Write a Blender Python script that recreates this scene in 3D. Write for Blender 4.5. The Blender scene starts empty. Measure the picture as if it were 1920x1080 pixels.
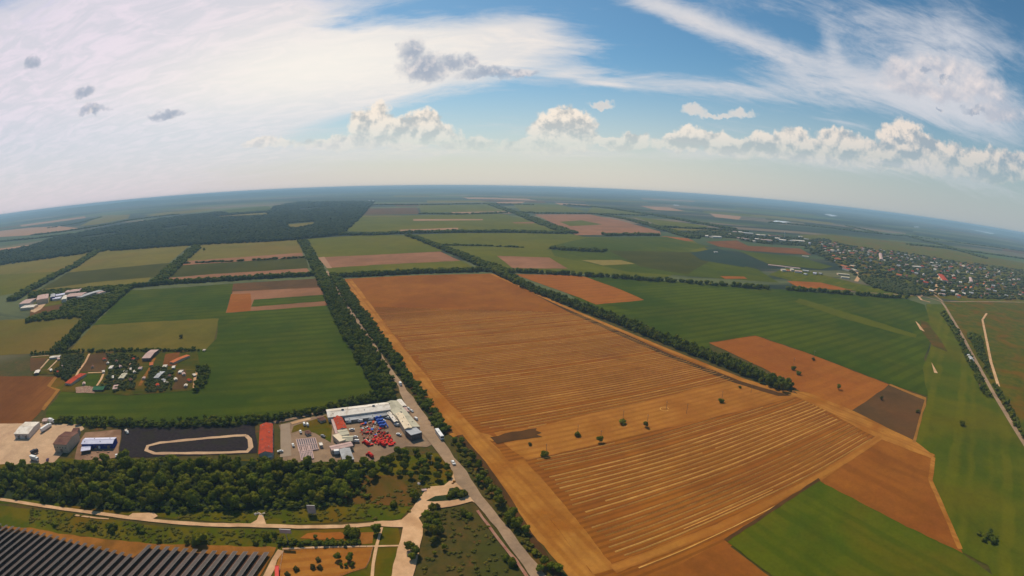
import bpy, bmesh, math, random
import numpy as np
from mathutils import Vector, Matrix
from mathutils.geometry import tessellate_polygon

# ------------------------------------------------------------------ camera, sky, sun
sc = bpy.context.scene
H = 230.0                      # flying height in scene units (about 160 m)
FPX = 940.0                    # fisheye: pixels (of a 1920 px wide picture) per radian
PITCH, ROLL = 0.2035, 0.0180
SENSOR = 36.0
cam_d = bpy.data.cameras.new('camera')
cam = bpy.data.objects.new('camera', cam_d)
sc.collection.objects.link(cam)
sc.camera = cam
sc.unit_settings.scale_length = 0.7      # one scene unit is about 0.7 m
cam_d.type = 'PANO'
cam_d.panorama_type = 'FISHEYE_LENS_POLYNOMIAL'
cam_d.sensor_width = SENSOR
cam_d.sensor_height = SENSOR * 9 / 16
cam_d.sensor_fit = 'HORIZONTAL'
cam_d.fisheye_fov = math.radians(179)
cam_d.fisheye_polynomial_k0 = 0.0
cam_d.fisheye_polynomial_k1 = -(1920.0 / SENSOR) / FPX
cam_d.fisheye_polynomial_k2 = 0.0
cam_d.fisheye_polynomial_k3 = 0.0
cam_d.fisheye_polynomial_k4 = 0.0
cam_d.clip_start = 0.5
cam_d.clip_end = 400000.0
_F = Vector((0, math.cos(PITCH), -math.sin(PITCH)))
_R0 = Vector((1, 0, 0))
_U0 = Vector((0, math.sin(PITCH), math.cos(PITCH)))
_c, _s = math.cos(ROLL), math.sin(ROLL)
_R = _R0 * _c + _U0 * _s
_U = _U0 * _c - _R0 * _s
M3 = Matrix((_R, _U, -_F)).transposed()
cam.matrix_world = Matrix.Translation((0, 0, H)) @ M3.to_4x4()


def ray(px, py):
    X, Y = px - 960.0, 540.0 - py
    r = math.hypot(X, Y) or 1e-6
    th = r / FPX
    return (_R * (X / r) + _U * (Y / r)) * math.sin(th) + _F * math.cos(th)


def gp(px, py, z=0.0):
    """point at height z seen in direction of a place of the photograph"""
    d = ray(px, py)
    dz = min(d.z, -0.0035)
    t = (z - H) / dz
    return Vector((d.x * t, d.y * t, z))


SUN_AZ = math.radians(-28)      # from +Y towards +X
SUN_EL = math.radians(50)
sun_dir = Vector((math.sin(SUN_AZ) * math.cos(SUN_EL), math.cos(SUN_AZ) * math.cos(SUN_EL), math.sin(SUN_EL)))
sd = bpy.data.lights.new('sun', 'SUN')
sd.energy = 3.8
sd.angle = math.radians(0.8)
sd.color = (1.0, 0.87, 0.68)
so = bpy.data.objects.new('sun', sd)
sc.collection.objects.link(so)
so.rotation_euler = (-sun_dir).to_track_quat('-Z', 'Y').to_euler()

sc.view_settings.view_transform = 'Standard'
sc.view_settings.look = 'None'
sc.view_settings.exposure = 0.0
sc.view_settings.gamma = 1.0
sc.cycles.volume_bounces = 1
sc.cycles.max_bounces = 6
sc.cycles.diffuse_bounces = 3


class NT:
    """small helper for writing node trees"""
    def __init__(s, tree):
        s.t = tree
        s.n = tree.nodes
        s.n.clear()

    def new(s, ty, **kw):
        n = s.n.new(ty)
        for k, v in kw.items():
            setattr(n, k, v)
        return n

    def put(s, sock, v):
        if isinstance(v, bpy.types.NodeSocket):
            s.t.links.new(v, sock)
        elif v is not None:
            if hasattr(sock.default_value, '__len__') and not isinstance(v, (int, float)):
                v = tuple(v)
                if len(sock.default_value) == 4 and len(v) == 3:
                    v = v + (1.0,)
            sock.default_value = v

    def m(s, op, a, b=None, c=None, clamp=False):
        n = s.new('ShaderNodeMath', operation=op, use_clamp=clamp)
        s.put(n.inputs[0], a)
        if b is not None: s.put(n.inputs[1], b)
        if c is not None: s.put(n.inputs[2], c)
        return n.outputs[0]

    def v(s, op, a, b=None):
        n = s.new('ShaderNodeVectorMath', operation=op)
        s.put(n.inputs[0], a)
        if b is not None: s.put(n.inputs['Scale'] if op == 'SCALE' else n.inputs[1], b)
        return n.outputs['Value'] if op in ('DOT_PRODUCT', 'LENGTH') else n.outputs[0]

    def ss(s, x, a, b, o0=0.0, o1=1.0):
        n = s.new('ShaderNodeMapRange', interpolation_type='SMOOTHSTEP')
        s.put(n.inputs[0], x)
        n.inputs[1].default_value = a; n.inputs[2].default_value = b
        n.inputs[3].default_value = o0; n.inputs[4].default_value = o1
        return n.outputs[0]

    def mix(s, f, a, b):
        n = s.new('ShaderNodeMix', data_type='RGBA')
        s.put(n.inputs[0], f); s.put(n.inputs[6], a); s.put(n.inputs[7], b)
        return n.outputs[2]

    def noise(s, vec, scale, detail=4, rough=0.55, dist=0.0):
        n = s.new('ShaderNodeTexNoise')
        s.put(n.inputs['Vector'], vec)
        n.inputs['Scale'].default_value = scale
        n.inputs['Detail'].default_value = detail
        n.inputs['Roughness'].default_value = rough
        n.inputs['Distortion'].default_value = dist
        return n.outputs[0]


world = bpy.data.worlds.new('World')
sc.world = world
world.use_nodes = True
W = NT(world.node_tree)
SKY_S = 0.085


def S(r, g, b, k=1.0):
    """sRGB 0-255 as seen in the sky to the value the background needs"""
    f = lambda c: ((c / 255 + 0.055) / 1.055) ** 2.4 if c > 10 else c / 255 / 12.92
    return (f(r) * k, f(g) * k, f(b) * k)


def build_sky():
    geo = W.new('ShaderNodeNewGeometry')
    tc = W.new('ShaderNodeTexCoord')
    d = tc.outputs['Generated']
    sep = W.new('ShaderNodeSeparateXYZ'); W.put(sep.inputs[0], d)
    x, y, z = sep.outputs
    zc = W.m('MAXIMUM', z, 0.0)
    sky = W.new('ShaderNodeTexSky', sky_type='NISHITA')
    sky.sun_disc = False
    sky.sun_elevation = SUN_EL
    sky.sun_rotation = SUN_AZ
    sky.air_density = 1.0
    sky.dust_density = 0.6
    sky.ozone_density = 2.2
    sky.altitude = 200
    skyc = W.v('SCALE', sky.outputs[0], SKY_S)
    sat = W.new('ShaderNodeHueSaturation')
    sat.inputs['Saturation'].default_value = 1.15
    W.put(sat.inputs['Color'], skyc)
    tint = W.new('ShaderNodeMix', data_type='RGBA', blend_type='MULTIPLY'); tint.inputs[0].default_value = 1.0
    W.put(tint.inputs[6], sat.outputs[0]); W.put(tint.inputs[7], (0.86, 1.09, 1.03))
    col = tint.outputs[2]
    # whitish veil of the low sky, warm in the middle
    veil = W.ss(z, -0.02, 0.30, 1.0, 0.0)
    veil = W.m('POWER', veil, 1.6)
    xr = W.ss(x, 0.1, 0.95)
    xl = W.ss(x, -0.1, -0.8)
    vc = W.mix(xr, S(216, 209, 201), S(172, 180, 186))
    vc = W.mix(xl, vc, S(212, 202, 212))
    col = W.mix(W.m('MULTIPLY', veil, 0.93), col, vc)
    # --- high streaky cloud: cloud-sheet coordinates
    den = W.m('ADD', zc, 0.16)
    cb = W.new('ShaderNodeCombineXYZ')
    W.put(cb.inputs[0], W.m('DIVIDE', x, den)); W.put(cb.inputs[1], W.m('DIVIDE', y, den))
    rot = W.new('ShaderNodeMapping')
    W.put(rot.inputs[0], cb.outputs[0])
    rot.inputs['Rotation'].default_value = (0, 0, math.radians(9))
    rot.inputs['Scale'].default_value = (0.8, 1.75, 1)
    n1 = W.noise(rot.outputs[0], 1.5, 10, 0.66, 0.8)
    n2 = W.noise(rot.outputs[0], 5.0, 9, 0.66, 0.9)
    nn = W.m('ADD', W.m('MULTIPLY', n1, 0.65), W.m('MULTIPLY', n2, 0.35))

    cur = [d]

    def gauss(cx, cy, sx, sy, ang=0.0):
        """soft blob: middle and half sizes given in photo pixels, tilt in degrees"""
        c = ray(cx, cy)
        a = ray(cx + 4, cy) - c; a.normalize()
        b = ray(cx, cy - 4) - c; b.normalize()
        ca, sa = math.cos(math.radians(ang)), math.sin(math.radians(ang))
        a, b = a * ca + b * sa, b * ca - a * sa
        sx, sy = sx / FPX, sy / FPX
        dc = W.v('SUBTRACT', cur[0], tuple(c))
        u = W.v('DOT_PRODUCT', dc, tuple(a / sx))
        v = W.v('DOT_PRODUCT', dc, tuple(b / sy))
        return u, v, W.m('ADD', W.m('MULTIPLY', u, u), W.m('MULTIPLY', v, v))

    cov = None
    CIR = [  # x, y, sx, sy, tilt, weight
        (150, 110, 380, 190, 8, 1.15), (500, 20, 220, 80, 5, .55), (420, 230, 330, 90, 8, .95),
        (650, 120, 260, 60, 6, .75), (850, 95, 280, 40, -2, .62), (640, 175, 260, 22, 6, .5),
        (960, 60, 110, 26, 14, .45), (1050, 85, 150, 16, -4, .4), (1250, 20, 130, 30, -25, .42),
        (1380, 70, 190, 22, -20, .4), (1600, 30, 260, 40, -10, .4), (1560, 80, 22, 40, 10, .3),
        (1500, 100, 130, 22, -14, .32), (1780, 60, 120, 30, -4, .38), (1350, 165, 220, 20, -2, .5), (1640, 165, 250, 34, -6, .48),
        (1760, 150, 160, 48, -5, .7), (1800, 230, 130, 26, -8, .38), (60, 300, 500, 110, 8, .6),
        (700, 30, 140, 26, 8, -.28), (1130, 45, 60, 26, 0, -.2), (1180, 110, 170, 22, -4, -.4),
        (400, 97, 150, 20, -4, -.22), (1500, 130, 120, 20, -8, -.15), (1250, 62, 60, 18, -20, -.15), (640, 235, 230, 24, 10, -.4), (900, 200, 330, 18, 4, -.3),
        (1600, 255, 60, 6, -6, .12), (1590, 232, 55, 5, -6, .42), (1130, 158, 55, 5, -4, .3), (1060, 140, 50, 9, 4, .3),
        (760, 285, 170, 16, 0, .6), (1080, 288, 130, 16, 0, .6), (1320, 290, 120, 14, 0, .55), (1540, 305, 130, 16, -4, .6), (1760, 320, 150, 20, -8, .6), (500, 285, 120, 12, 4, .4)]
    for cx, cy, sx, sy, an, w in CIR:
        u, v, q = gauss(cx, cy, sx, sy, an)
        g = W.m('MULTIPLY', W.m('EXPONENT', W.m('MULTIPLY', q, -1.0)), w)
        cov = g if cov is None else W.m('ADD', cov, g)
    f = W.m('ADD', cov, W.m('MULTIPLY', W.m('SUBTRACT', nn, 0.5), 2.3))
    cm = W.ss(f, 0.08, 0.95)
    ul, vl, ql = gauss(600, 125, 330, 90, 4)
    glow = W.m('EXPONENT', W.m('MULTIPLY', ql, -1.0))
    ccol = W.mix(W.ss(x, -0.05, -0.75), S(240, 230, 224), S(238, 226, 236))
    ccol = W.mix(W.ss(x, 0.1, 0.9), ccol, S(212, 214, 222))
    ccol = W.mix(W.m('MULTIPLY', W.ss(n2, 0.35, 0.62), 0.6), ccol, S(204, 208, 216))
    ccol = W.mix(W.m('MULTIPLY', glow, 0.85), ccol, S(255, 248, 236, 1.0))
    fade = W.ss(z, 0.0, 0.22, 0.35, 1.0)
    col = W.mix(W.m('MULTIPLY', W.m('MULTIPLY', cm, 0.94), fade), col, ccol)
    # --- heaped clouds
    nb = W.noise(d, 24.0, 8, 0.58, 0.1)
    nf = W.noise(d, 75.0, 6, 0.6, 0.1)
    off = W.v('ADD', d, (-0.006, 0.0, 0.012))
    nb2 = W.noise(off, 24.0, 8, 0.58, 0.1)
    relief = W.m('SUBTRACT', nb, nb2)

    wn = W.new('ShaderNodeTexNoise'); W.put(wn.inputs['Vector'], d)
    wn.inputs['Scale'].default_value = 26.0; wn.inputs['Detail'].default_value = 5; wn.inputs['Roughness'].default_value = 0.6
    D0 = W.v('ADD', d, W.v('SCALE', W.v('SUBTRACT', wn.outputs['Color'], (.5, .5, .5)), 0.05))
    cur[0] = D0

    def heap(items, soft, amp):
        best = None; hv = None
        for cx, cy, sx, sy, an in items:
            u, v, q = gauss(cx, cy, sx, sy, an)
            vv = W.m('MULTIPLY', W.m('MINIMUM', v, 0.0), 1.1)       # flatter underside
            q = W.m('ADD', q, W.m('MULTIPLY', vv, vv))
            e = W.m('SUBTRACT', 1.0, q)
            best = e if best is None else W.m('SMOOTH_MAX', best, e, 0.25)
        nz = W.m('ADD', W.m('MULTIPLY', W.m('SUBTRACT', nb, 0.5), amp), W.m('MULTIPLY', W.m('SUBTRACT', nf, 0.5), amp * 0.5))
        f = W.m('ADD', best, nz)
        return W.ss(f, 0.0, soft), f

    FAR = [(700, 237, 49, 48, 0), (742, 244, 55, 32, 0), (790, 240, 51, 42, 0), (825, 252, 46, 25, -6), (745, 264, 138, 25, 0),
           (1030, 245, 51, 42, 0), (1065, 240, 63, 42, 0), (1095, 260, 41, 25, 0), (1150, 270, 59, 21, -2), (1195, 264, 35, 21, 0), (1020, 277, 110, 21, 0),
           (1270, 272, 59, 21, 0), (1320, 262, 63, 28, -2), (1362, 278, 63, 25, -4), (1440, 277, 55, 32, 0), (1480, 268, 43, 32, 0), (1530, 292, 82, 32, 0),
           (1580, 274, 59, 34, -6), (1625, 292, 69, 32, -6), (1690, 264, 51, 42, 0), (1730, 277, 82, 32, -8), (1690, 302, 124, 34, -6), (1800, 312, 82, 32, 0), (1850, 320, 63, 38, 0),
           (505, 270, 63, 15, 0), (620, 270, 69, 19, 0), (880, 272, 55, 19, 0), (1920, 322, 82, 34, 0)]
    mk, ff = heap(FAR, 0.5, 1.35)
    lowf = W.ss(z, 0.045, 0.15)
    lit = W.m('ADD', W.m('MULTIPLY', relief, 7.0), W.m('MULTIPLY', W.ss(ff, 0.0, 1.1, 1.0, 0.0), 0.55))
    lit = W.m('ADD', lit, 0.46, clamp=True)
    fc = W.mix(lit, S(190, 191, 190), S(250, 236, 220))
    fc = W.mix(W.ss(x, 0.2, 0.9), fc, W.mix(lit, S(158, 172, 184), S(232, 220, 210)))
    col = W.mix(W.m('MULTIPLY', mk, W.m('MULTIPLY', lowf, 0.95)), col, fc)
    NEAR = [(1300, 212, 26, 14, 0), (1345, 217, 55, 7, 0), (1385, 214, 32, 12, 0), (1130, 197, 32, 9, 0), (1290, 204, 13, 11, 0)]
    mk, ff = heap(NEAR, 0.9, 1.1)
    col = W.mix(W.m('MULTIPLY', mk, 0.95), col, W.mix(W.ss(ff, 0.1, 1.0), S(236, 228, 218), S(214, 212, 210)))
    BIG = [(1690, 135, 50, 32, 0), (1760, 130, 90, 34, 4), (1830, 165, 80, 45, -10), (1740, 170, 130, 30, -4), (1880, 215, 70, 26, 0)]
    mk, ff = heap(BIG, 1.2, 1.0)
    bc = W.mix(W.m('ADD', W.m('MULTIPLY', relief, 3.5), W.ss(z, 0.14, 0.36), clamp=True), S(186, 190, 202), S(232, 222, 220))
    col = W.mix(W.m('MULTIPLY', mk, 0.93), col, bc)
    DARK = [(772, 100, 32, 42, 0), (800, 130, 66, 42, 0), (845, 122, 34, 28, 0), (880, 116, 20, 22, 0), (910, 140, 70, 20, 0), (970, 138, 56, 15, 0),
            (158, 176, 26, 15, 0), (172, 207, 38, 13, 0), (315, 215, 40, 12, 0), (60, 118, 18, 22, 0), (1735, 133, 14, 8, 0), (1773, 146, 12, 6, 0), (1830, 212, 34, 11, 0), (1760, 205, 10, 6, 0)]
    mk, ff = heap(DARK, 1.1, 1.2)
    dc_ = W.mix(W.m('ADD', W.m('MULTIPLY', relief, 6.0), W.ss(ff, 0.1, 0.7, 0.8, 0.0), clamp=True), S(160, 172, 190), S(222, 216, 216))
    col = W.mix(W.m('MULTIPLY', mk, 0.9), col, dc_)
    # below the horizon: the same low veil, so no dark rim
    bg = W.new('ShaderNodeBackground')
    W.put(bg.inputs[0], W.v('SCALE', col, 1.0 / SKY_S))
    bg.inputs[1].default_value = SKY_S
    out = W.new('ShaderNodeOutputWorld')
    W.t.links.new(bg.outputs[0], out.inputs[0])


build_sky()
world.cycles.sampling_method = 'MANUAL'
world.cycles.sample_map_resolution = 512

# ------------------------------------------------------------------ materials
ROWS = math.radians(22)          # direction of the straw rows
MATS = {}
LAND = set('crop_green crop_green_bright crop_green_far meadow olive_crop olive_pale olive_green dark_crop ploughed_purple ploughed_dark stubble stubble_far_rows stubble_side stubble_gold headland headland_rows brown_field dirt_orange rough_grass rough_brown straw red_stubble garden_ground village_ground field_track'.split())
GREEN = set('crop_green crop_green_bright crop_green_far meadow dark_crop olive_green garden_ground village_ground rough_grass'.split())
LANDG = (1.12, 1.02, .10)
LANDK = (1.02, .86, .36)


def mat(name, c1, c2=None, scale=0.05, rough=0.9, detail=5, spec=0.02, c3=None, big=0.0, stripes=None, per_obj=0.0, bump=0.0, metal=0.0, sheen=False, thr=(0.35, 0.65)):
    if name in MATS: return MATS[name]
    m = bpy.data.materials.new(name)
    m.use_nodes = True
    N = NT(m.node_tree)
    geo = N.new('ShaderNodeNewGeometry')
    pos = geo.outputs['Position']
    if name in LAND:
        K = LANDG if name in GREEN else LANDK
        g = lambda c: tuple(a * b for a, b in zip(c, K)) if c is not None else None
        c1, c2, c3 = g(c1), g(c2), g(c3)
        if stripes: stripes = (stripes[0], stripes[1], g(stripes[2]), stripes[3])
    if c2 is None: c2 = tuple(min(1, c * 1.18) for c in c1)
    n = N.noise(pos, scale, detail, 0.6, 0.3)
    col = N.mix(N.ss(n, *thr), c1, c2)
    if c3 is not None:
        nb = N.noise(pos, big or scale * 0.2, 4, 0.55, 0.5)
        col = N.mix(N.ss(nb, 0.45, 0.68), col, c3)
    if stripes:                       # (direction angle, spacing m, colour, strength)
        ang, sp, sc_, st = stripes
        dv = (-math.sin(ang), math.cos(ang), 0)
        t = N.v('DOT_PRODUCT', pos, dv)
        wob = N.m('MULTIPLY', N.noise(pos, 0.02, 2, 0.5), sp * (0.6 if ang != ROWS else 0.0))
        ph = N.m('MULTIPLY', N.m('ADD', t, wob), 2 * math.pi / sp)
        s1 = N.m('SINE', ph)
        s2 = N.m('SINE', N.m('MULTIPLY', ph, 0.37))
        sv = N.m('ADD', N.m('MULTIPLY', s1, 0.5), N.m('MULTIPLY', s2, 0.5)) if ang != ROWS else s1
        br = N.noise(pos, 0.01, 3, 0.6)
        col = N.mix(N.m('MULTIPLY', N.m('MULTIPLY', N.ss(sv, -0.2, 0.7), st), N.ss(br, 0.3, 0.6, 0.35 if ang != ROWS else 0.8, 1.0)), col, sc_)
    if name in LAND or name in ('asphalt_worn', 'dirt_pale', 'concrete_yard', 'yard_asphalt'):   # fine mottling: weeds, clods, tramlines, thin spots
        hs = N.new('ShaderNodeHueSaturation')
        k = N.m('ADD', N.m('MULTIPLY', N.noise(pos, 0.35, 4, 0.7), 0.44), N.m('MULTIPLY', N.noise(pos, 0.011, 6, 0.68, 1.0), 0.62))
        k = N.m('ADD', k, N.m('MULTIPLY', N.noise(pos, 0.05, 4, 0.65, 1.5), 0.34))
        N.put(hs.inputs['Value'], N.m('ADD', 0.34, k))
        N.put(hs.inputs['Hue'], N.m('ADD', 0.494, N.m('MULTIPLY', N.noise(pos, 0.02, 4, 0.6), 0.012)))
        N.put(hs.inputs['Color'], col)
        col = hs.outputs[0]
    if per_obj:
        oi = N.new('ShaderNodeObjectInfo')
        hs = N.new('ShaderNodeHueSaturation')
        N.put(hs.inputs['Value'], N.m('ADD', 1.0 - per_obj / 2, N.m('MULTIPLY', oi.outputs['Random'], per_obj)))
        N.put(hs.inputs['Hue'], N.m('ADD', 0.5 - per_obj * 0.025, N.m('MULTIPLY', oi.outputs['Random'], per_obj * 0.05)))
        N.put(hs.inputs['Color'], col)
        col = hs.outputs[0]
    p = N.new('ShaderNodeBsdfPrincipled')
    N.put(p.inputs['Base Color'], col)
    p.inputs['Roughness'].default_value = rough
    p.inputs['Metallic'].default_value = metal
    p.inputs['Specular IOR Level'].default_value = spec
    if bump:
        b = N.new('ShaderNodeBump')
        b.inputs['Strength'].default_value = 0.6
        b.inputs['Distance'].default_value = bump
        N.put(b.inputs['Height'], N.noise(pos, scale * 4, 4, 0.6))
        N.t.links.new(b.outputs[0], p.inputs['Normal'])
    o = N.new('ShaderNodeOutputMaterial')
    N.t.links.new(p.outputs[0], o.inputs[0])
    m.diffuse_color = (*c1, 1)
    MATS[name] = m
    return m


def leafmat(name, c1, c2, vscale=0.16, per_obj=0.0):
    m = bpy.data.materials.new(name)
    m.use_nodes = True
    N = NT(m.node_tree)
    geo = N.new('ShaderNodeNewGeometry')
    n = N.noise(geo.outputs['Position'], vscale, 3, 0.6)
    n2 = N.noise(geo.outputs['Position'], 0.012, 3, 0.6)
    f = N.m('ADD', N.m('MULTIPLY', N.ss(n, 0.3, 0.7), 0.6), N.m('MULTIPLY', N.ss(n2, 0.35, 0.65), 0.4))
    col = N.mix(f, c1, c2)
    col = N.mix(N.ss(N.noise(geo.outputs['Position'], 0.075, 2, 0.5), 0.5, 0.64), col, (c2[0] * 1.2, c2[1] * 1.05, c2[2]))
    if per_obj:
        oi = N.new('ShaderNodeObjectInfo')
        hs = N.new('ShaderNodeHueSaturation')
        N.put(hs.inputs['Value'], N.m('ADD', 1.0 - per_obj / 2, N.m('MULTIPLY', oi.outputs['Random'], per_obj)))
        N.put(hs.inputs['Hue'], N.m('ADD', 0.485, N.m('MULTIPLY', oi.outputs['Random'], 0.03)))
        N.put(hs.inputs['Color'], col)
        col = hs.outputs[0]
    d = N.new('ShaderNodeBsdfDiffuse'); N.put(d.inputs[0], col)
    t = N.new('ShaderNodeBsdfTranslucent'); N.put(t.inputs[0], N.mix(0.5, col, (0.09, 0.13, 0.02)))
    mx = N.new('ShaderNodeMixShader'); mx.inputs[0].default_value = 0.38
    N.t.links.new(d.outputs[0], mx.inputs[1]); N.t.links.new(t.outputs[0], mx.inputs[2])
    o = N.new('ShaderNodeOutputMaterial'); N.t.links.new(mx.outputs[0], o.inputs[0])
    MATS[name] = m
    return m


# ------------------------------------------------------------------ object helpers
COL = sc.collection


def tag(o, label=None, cat=None, group=None, kind=None):
    if label: o['label'] = label
    if cat: o['category'] = cat
    if group: o['group'] = group
    if kind: o['kind'] = kind
    return o


def empty(name, loc, rz=0.0):
    o = bpy.data.objects.new(name, None)
    o.empty_display_size = 1
    COL.objects.link(o)
    o.location = loc
    o.rotation_euler = (0, 0, rz)
    return o


def mesh_obj(name, verts, faces, mats, midx=None, parent=None, smooth=False):
    me = bpy.data.meshes.new(name)
    me.from_pydata([tuple(v) for v in verts], [], faces)
    for m in mats: me.materials.append(m)
    if midx is not None: me.polygons.foreach_set('material_index', midx)
    if smooth: me.polygons.foreach_set('use_smooth', [True] * len(faces))
    me.update()
    o = bpy.data.objects.new(name, me)
    COL.objects.link(o)
    if parent is not None: o.parent = parent
    return o


class MB:
    """collects shapes for one mesh"""
    def __init__(s): s.v = []; s.f = []; s.m = []

    def add(s, vs, fs, mi=0):
        k = len(s.v)
        s.v += [tuple(v) for v in vs]
        s.f += [tuple(i + k for i in f) for f in fs]
        s.m += [mi] * len(fs)
        return s

    def box(s, cx, cy, cz, sx, sy, sz, mi=0, taper=1.0, shift=0.0, rz=0.0):
        x, y, z = sx / 2, sy / 2, sz / 2
        vs = [(-x, -y, -z), (x, -y, -z), (x, y, -z), (-x, y, -z)] + [(a * taper + shift, b * taper, z) for a, b in ((-x, -y), (x, -y), (x, y), (-x, y))]
        ca, sa = math.cos(rz), math.sin(rz)
        vs = [(cx + a * ca - b * sa, cy + a * sa + b * ca, cz + c) for a, b, c in vs]
        return s.add(vs, [(3, 2, 1, 0), (4, 5, 6, 7), (0, 1, 5, 4), (1, 2, 6, 5), (2, 3, 7, 6), (3, 0, 4, 7)], mi)

    def cyl(s, p, q, r, r2=None, n=8, mi=0, caps=True):
        p, q = Vector(p), Vector(q)
        r2 = r if r2 is None else r2
        ax = (q - p).normalized()
        a = ax.orthogonal().normalized(); b = ax.cross(a)
        vs = []
        for c, rr in ((p, r), (q, r2)):
            for i in range(n):
                t = 2 * math.pi * i / n
                vs.append(c + (a * math.cos(t) + b * math.sin(t)) * rr)
        fs = [(i, (i + 1) % n, n + (i + 1) % n, n + i) for i in range(n)]
        if caps: fs += [tuple(range(n))[::-1], tuple(range(n, 2 * n))]
        return s.add(vs, fs, mi)

    def build(s, name, mats, parent=None, smooth=False):
        return mesh_obj(name, s.v, s.f, mats if isinstance(mats, (list, tuple)) else [mats], s.m, parent, smooth)


def pip(px, py, poly):
    """points in polygon, vectorised"""
    inside = np.zeros(px.shape, bool)
    n = len(poly)
    j = n - 1
    for i in range(n):
        xi, yi = poly[i]; xj, yj = poly[j]
        if yi != yj:
            c = ((yi > py) != (yj > py)) & (px < (xj - xi) * (py - yi) / (yj - yi) + xi)
            inside ^= c
        j = i
    return inside


def dense(pts, closed=True, step=14.0):
    out = []
    n = len(pts)
    for i in range(n if closed else n - 1):
        a, b = pts[i], pts[(i + 1) % n]
        k = max(1, int(math.hypot(b[0] - a[0], b[1] - a[1]) / step))
        for j in range(k):
            t = j / k
            out.append((a[0] + (b[0] - a[0]) * t, a[1] + (b[1] - a[1]) * t))
    if not closed: out.append(pts[-1])
    return out


def wpoly(pts, z=0.0, step=14.0):
    return [gp(x, y, z) for x, y in dense(pts, True, step)]


LAYER = 0.12
NSH = [0]


def sheet(name, pts, m, layer, world_pts=None, jitter=0.0, seed=0, label=None):
    w = world_pts or wpoly(pts, 0.0)
    if jitter:
        rnd = random.Random(seed)
        w = [Vector((p.x + rnd.uniform(-1, 1) * jitter, p.y + rnd.uniform(-1, 1) * jitter, 0)) for p in w]
    rj = random.Random(NSH[0] + 7)
    w = [p + Vector((rj.uniform(-1, 1), rj.uniform(-1, 1), 0)) * min(.0019 * math.hypot(p.x, p.y), 4) for p in w]
    NSH[0] += 1
    w = [Vector((p.x, p.y, layer * LAYER + NSH[0] * 0.0005)) for p in w]
    tris = tessellate_polygon([w])
    fs = []
    for t in tris:
        a, b, c = (w[i] for i in t)
        if (b - a).cross(c - a).z < 0: t = (t[0], t[2], t[1])
        fs.append(tuple(t))
    o = mesh_obj(name, w, fs, [m])
    tag(o, kind='structure', label=label)
    return o


def strip_pts(line_px, width, widths=None, step=14.0, closed=False):
    """world outline of a strip of real width along a line traced in the photo"""
    c = [gp(x, y) for x, y in dense(line_px, closed, step)]
    if closed: c.append(c[0])
    L, Rr = [], []
    n = len(c)
    for i, p in enumerate(c):
        a = c[max(0, i - 1)]; b = c[min(n - 1, i + 1)]
        d = (b - a); d.z = 0; d.normalize()
        nrm = Vector((-d.y, d.x, 0))
        w = width if widths is None else widths[0] + (widths[1] - widths[0]) * i / (n - 1)
        L.append(p + nrm * w / 2); Rr.append(p - nrm * w / 2)
    return L, Rr


def strip(name, line_px, width, m, layer, widths=None, closed=False, jitter=0.0, label=None):
    L, Rr = strip_pts(line_px, width, widths, closed=closed)
    rnd = random.Random(len(L))
    NSH[0] += 1
    z = layer * LAYER + NSH[0] * 0.0005
    vs = []
    for p, q in zip(L, Rr):
        vs.append((p.x + rnd.uniform(-1, 1) * jitter, p.y + rnd.uniform(-1, 1) * jitter, z))
        vs.append((q.x + rnd.uniform(-1, 1) * jitter, q.y + rnd.uniform(-1, 1) * jitter, z))
    fs = [(2 * i, 2 * i + 1, 2 * i + 3, 2 * i + 2) for i in range(len(L) - 1)]
    o = mesh_obj(name, vs, fs, [m])
    tag(o, kind='structure', label=label)
    return o



# ------------------------------------------------------------------ ground and fields
def ang_px(a, b):
    p, q = gp(*a), gp(*b)
    return math.atan2(q.y - p.y, q.x - p.x)


ROADA = ang_px((1010, 1070), (640, 560))
ROWS2 = ang_px((1560, 900), (1790, 1020))


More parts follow.
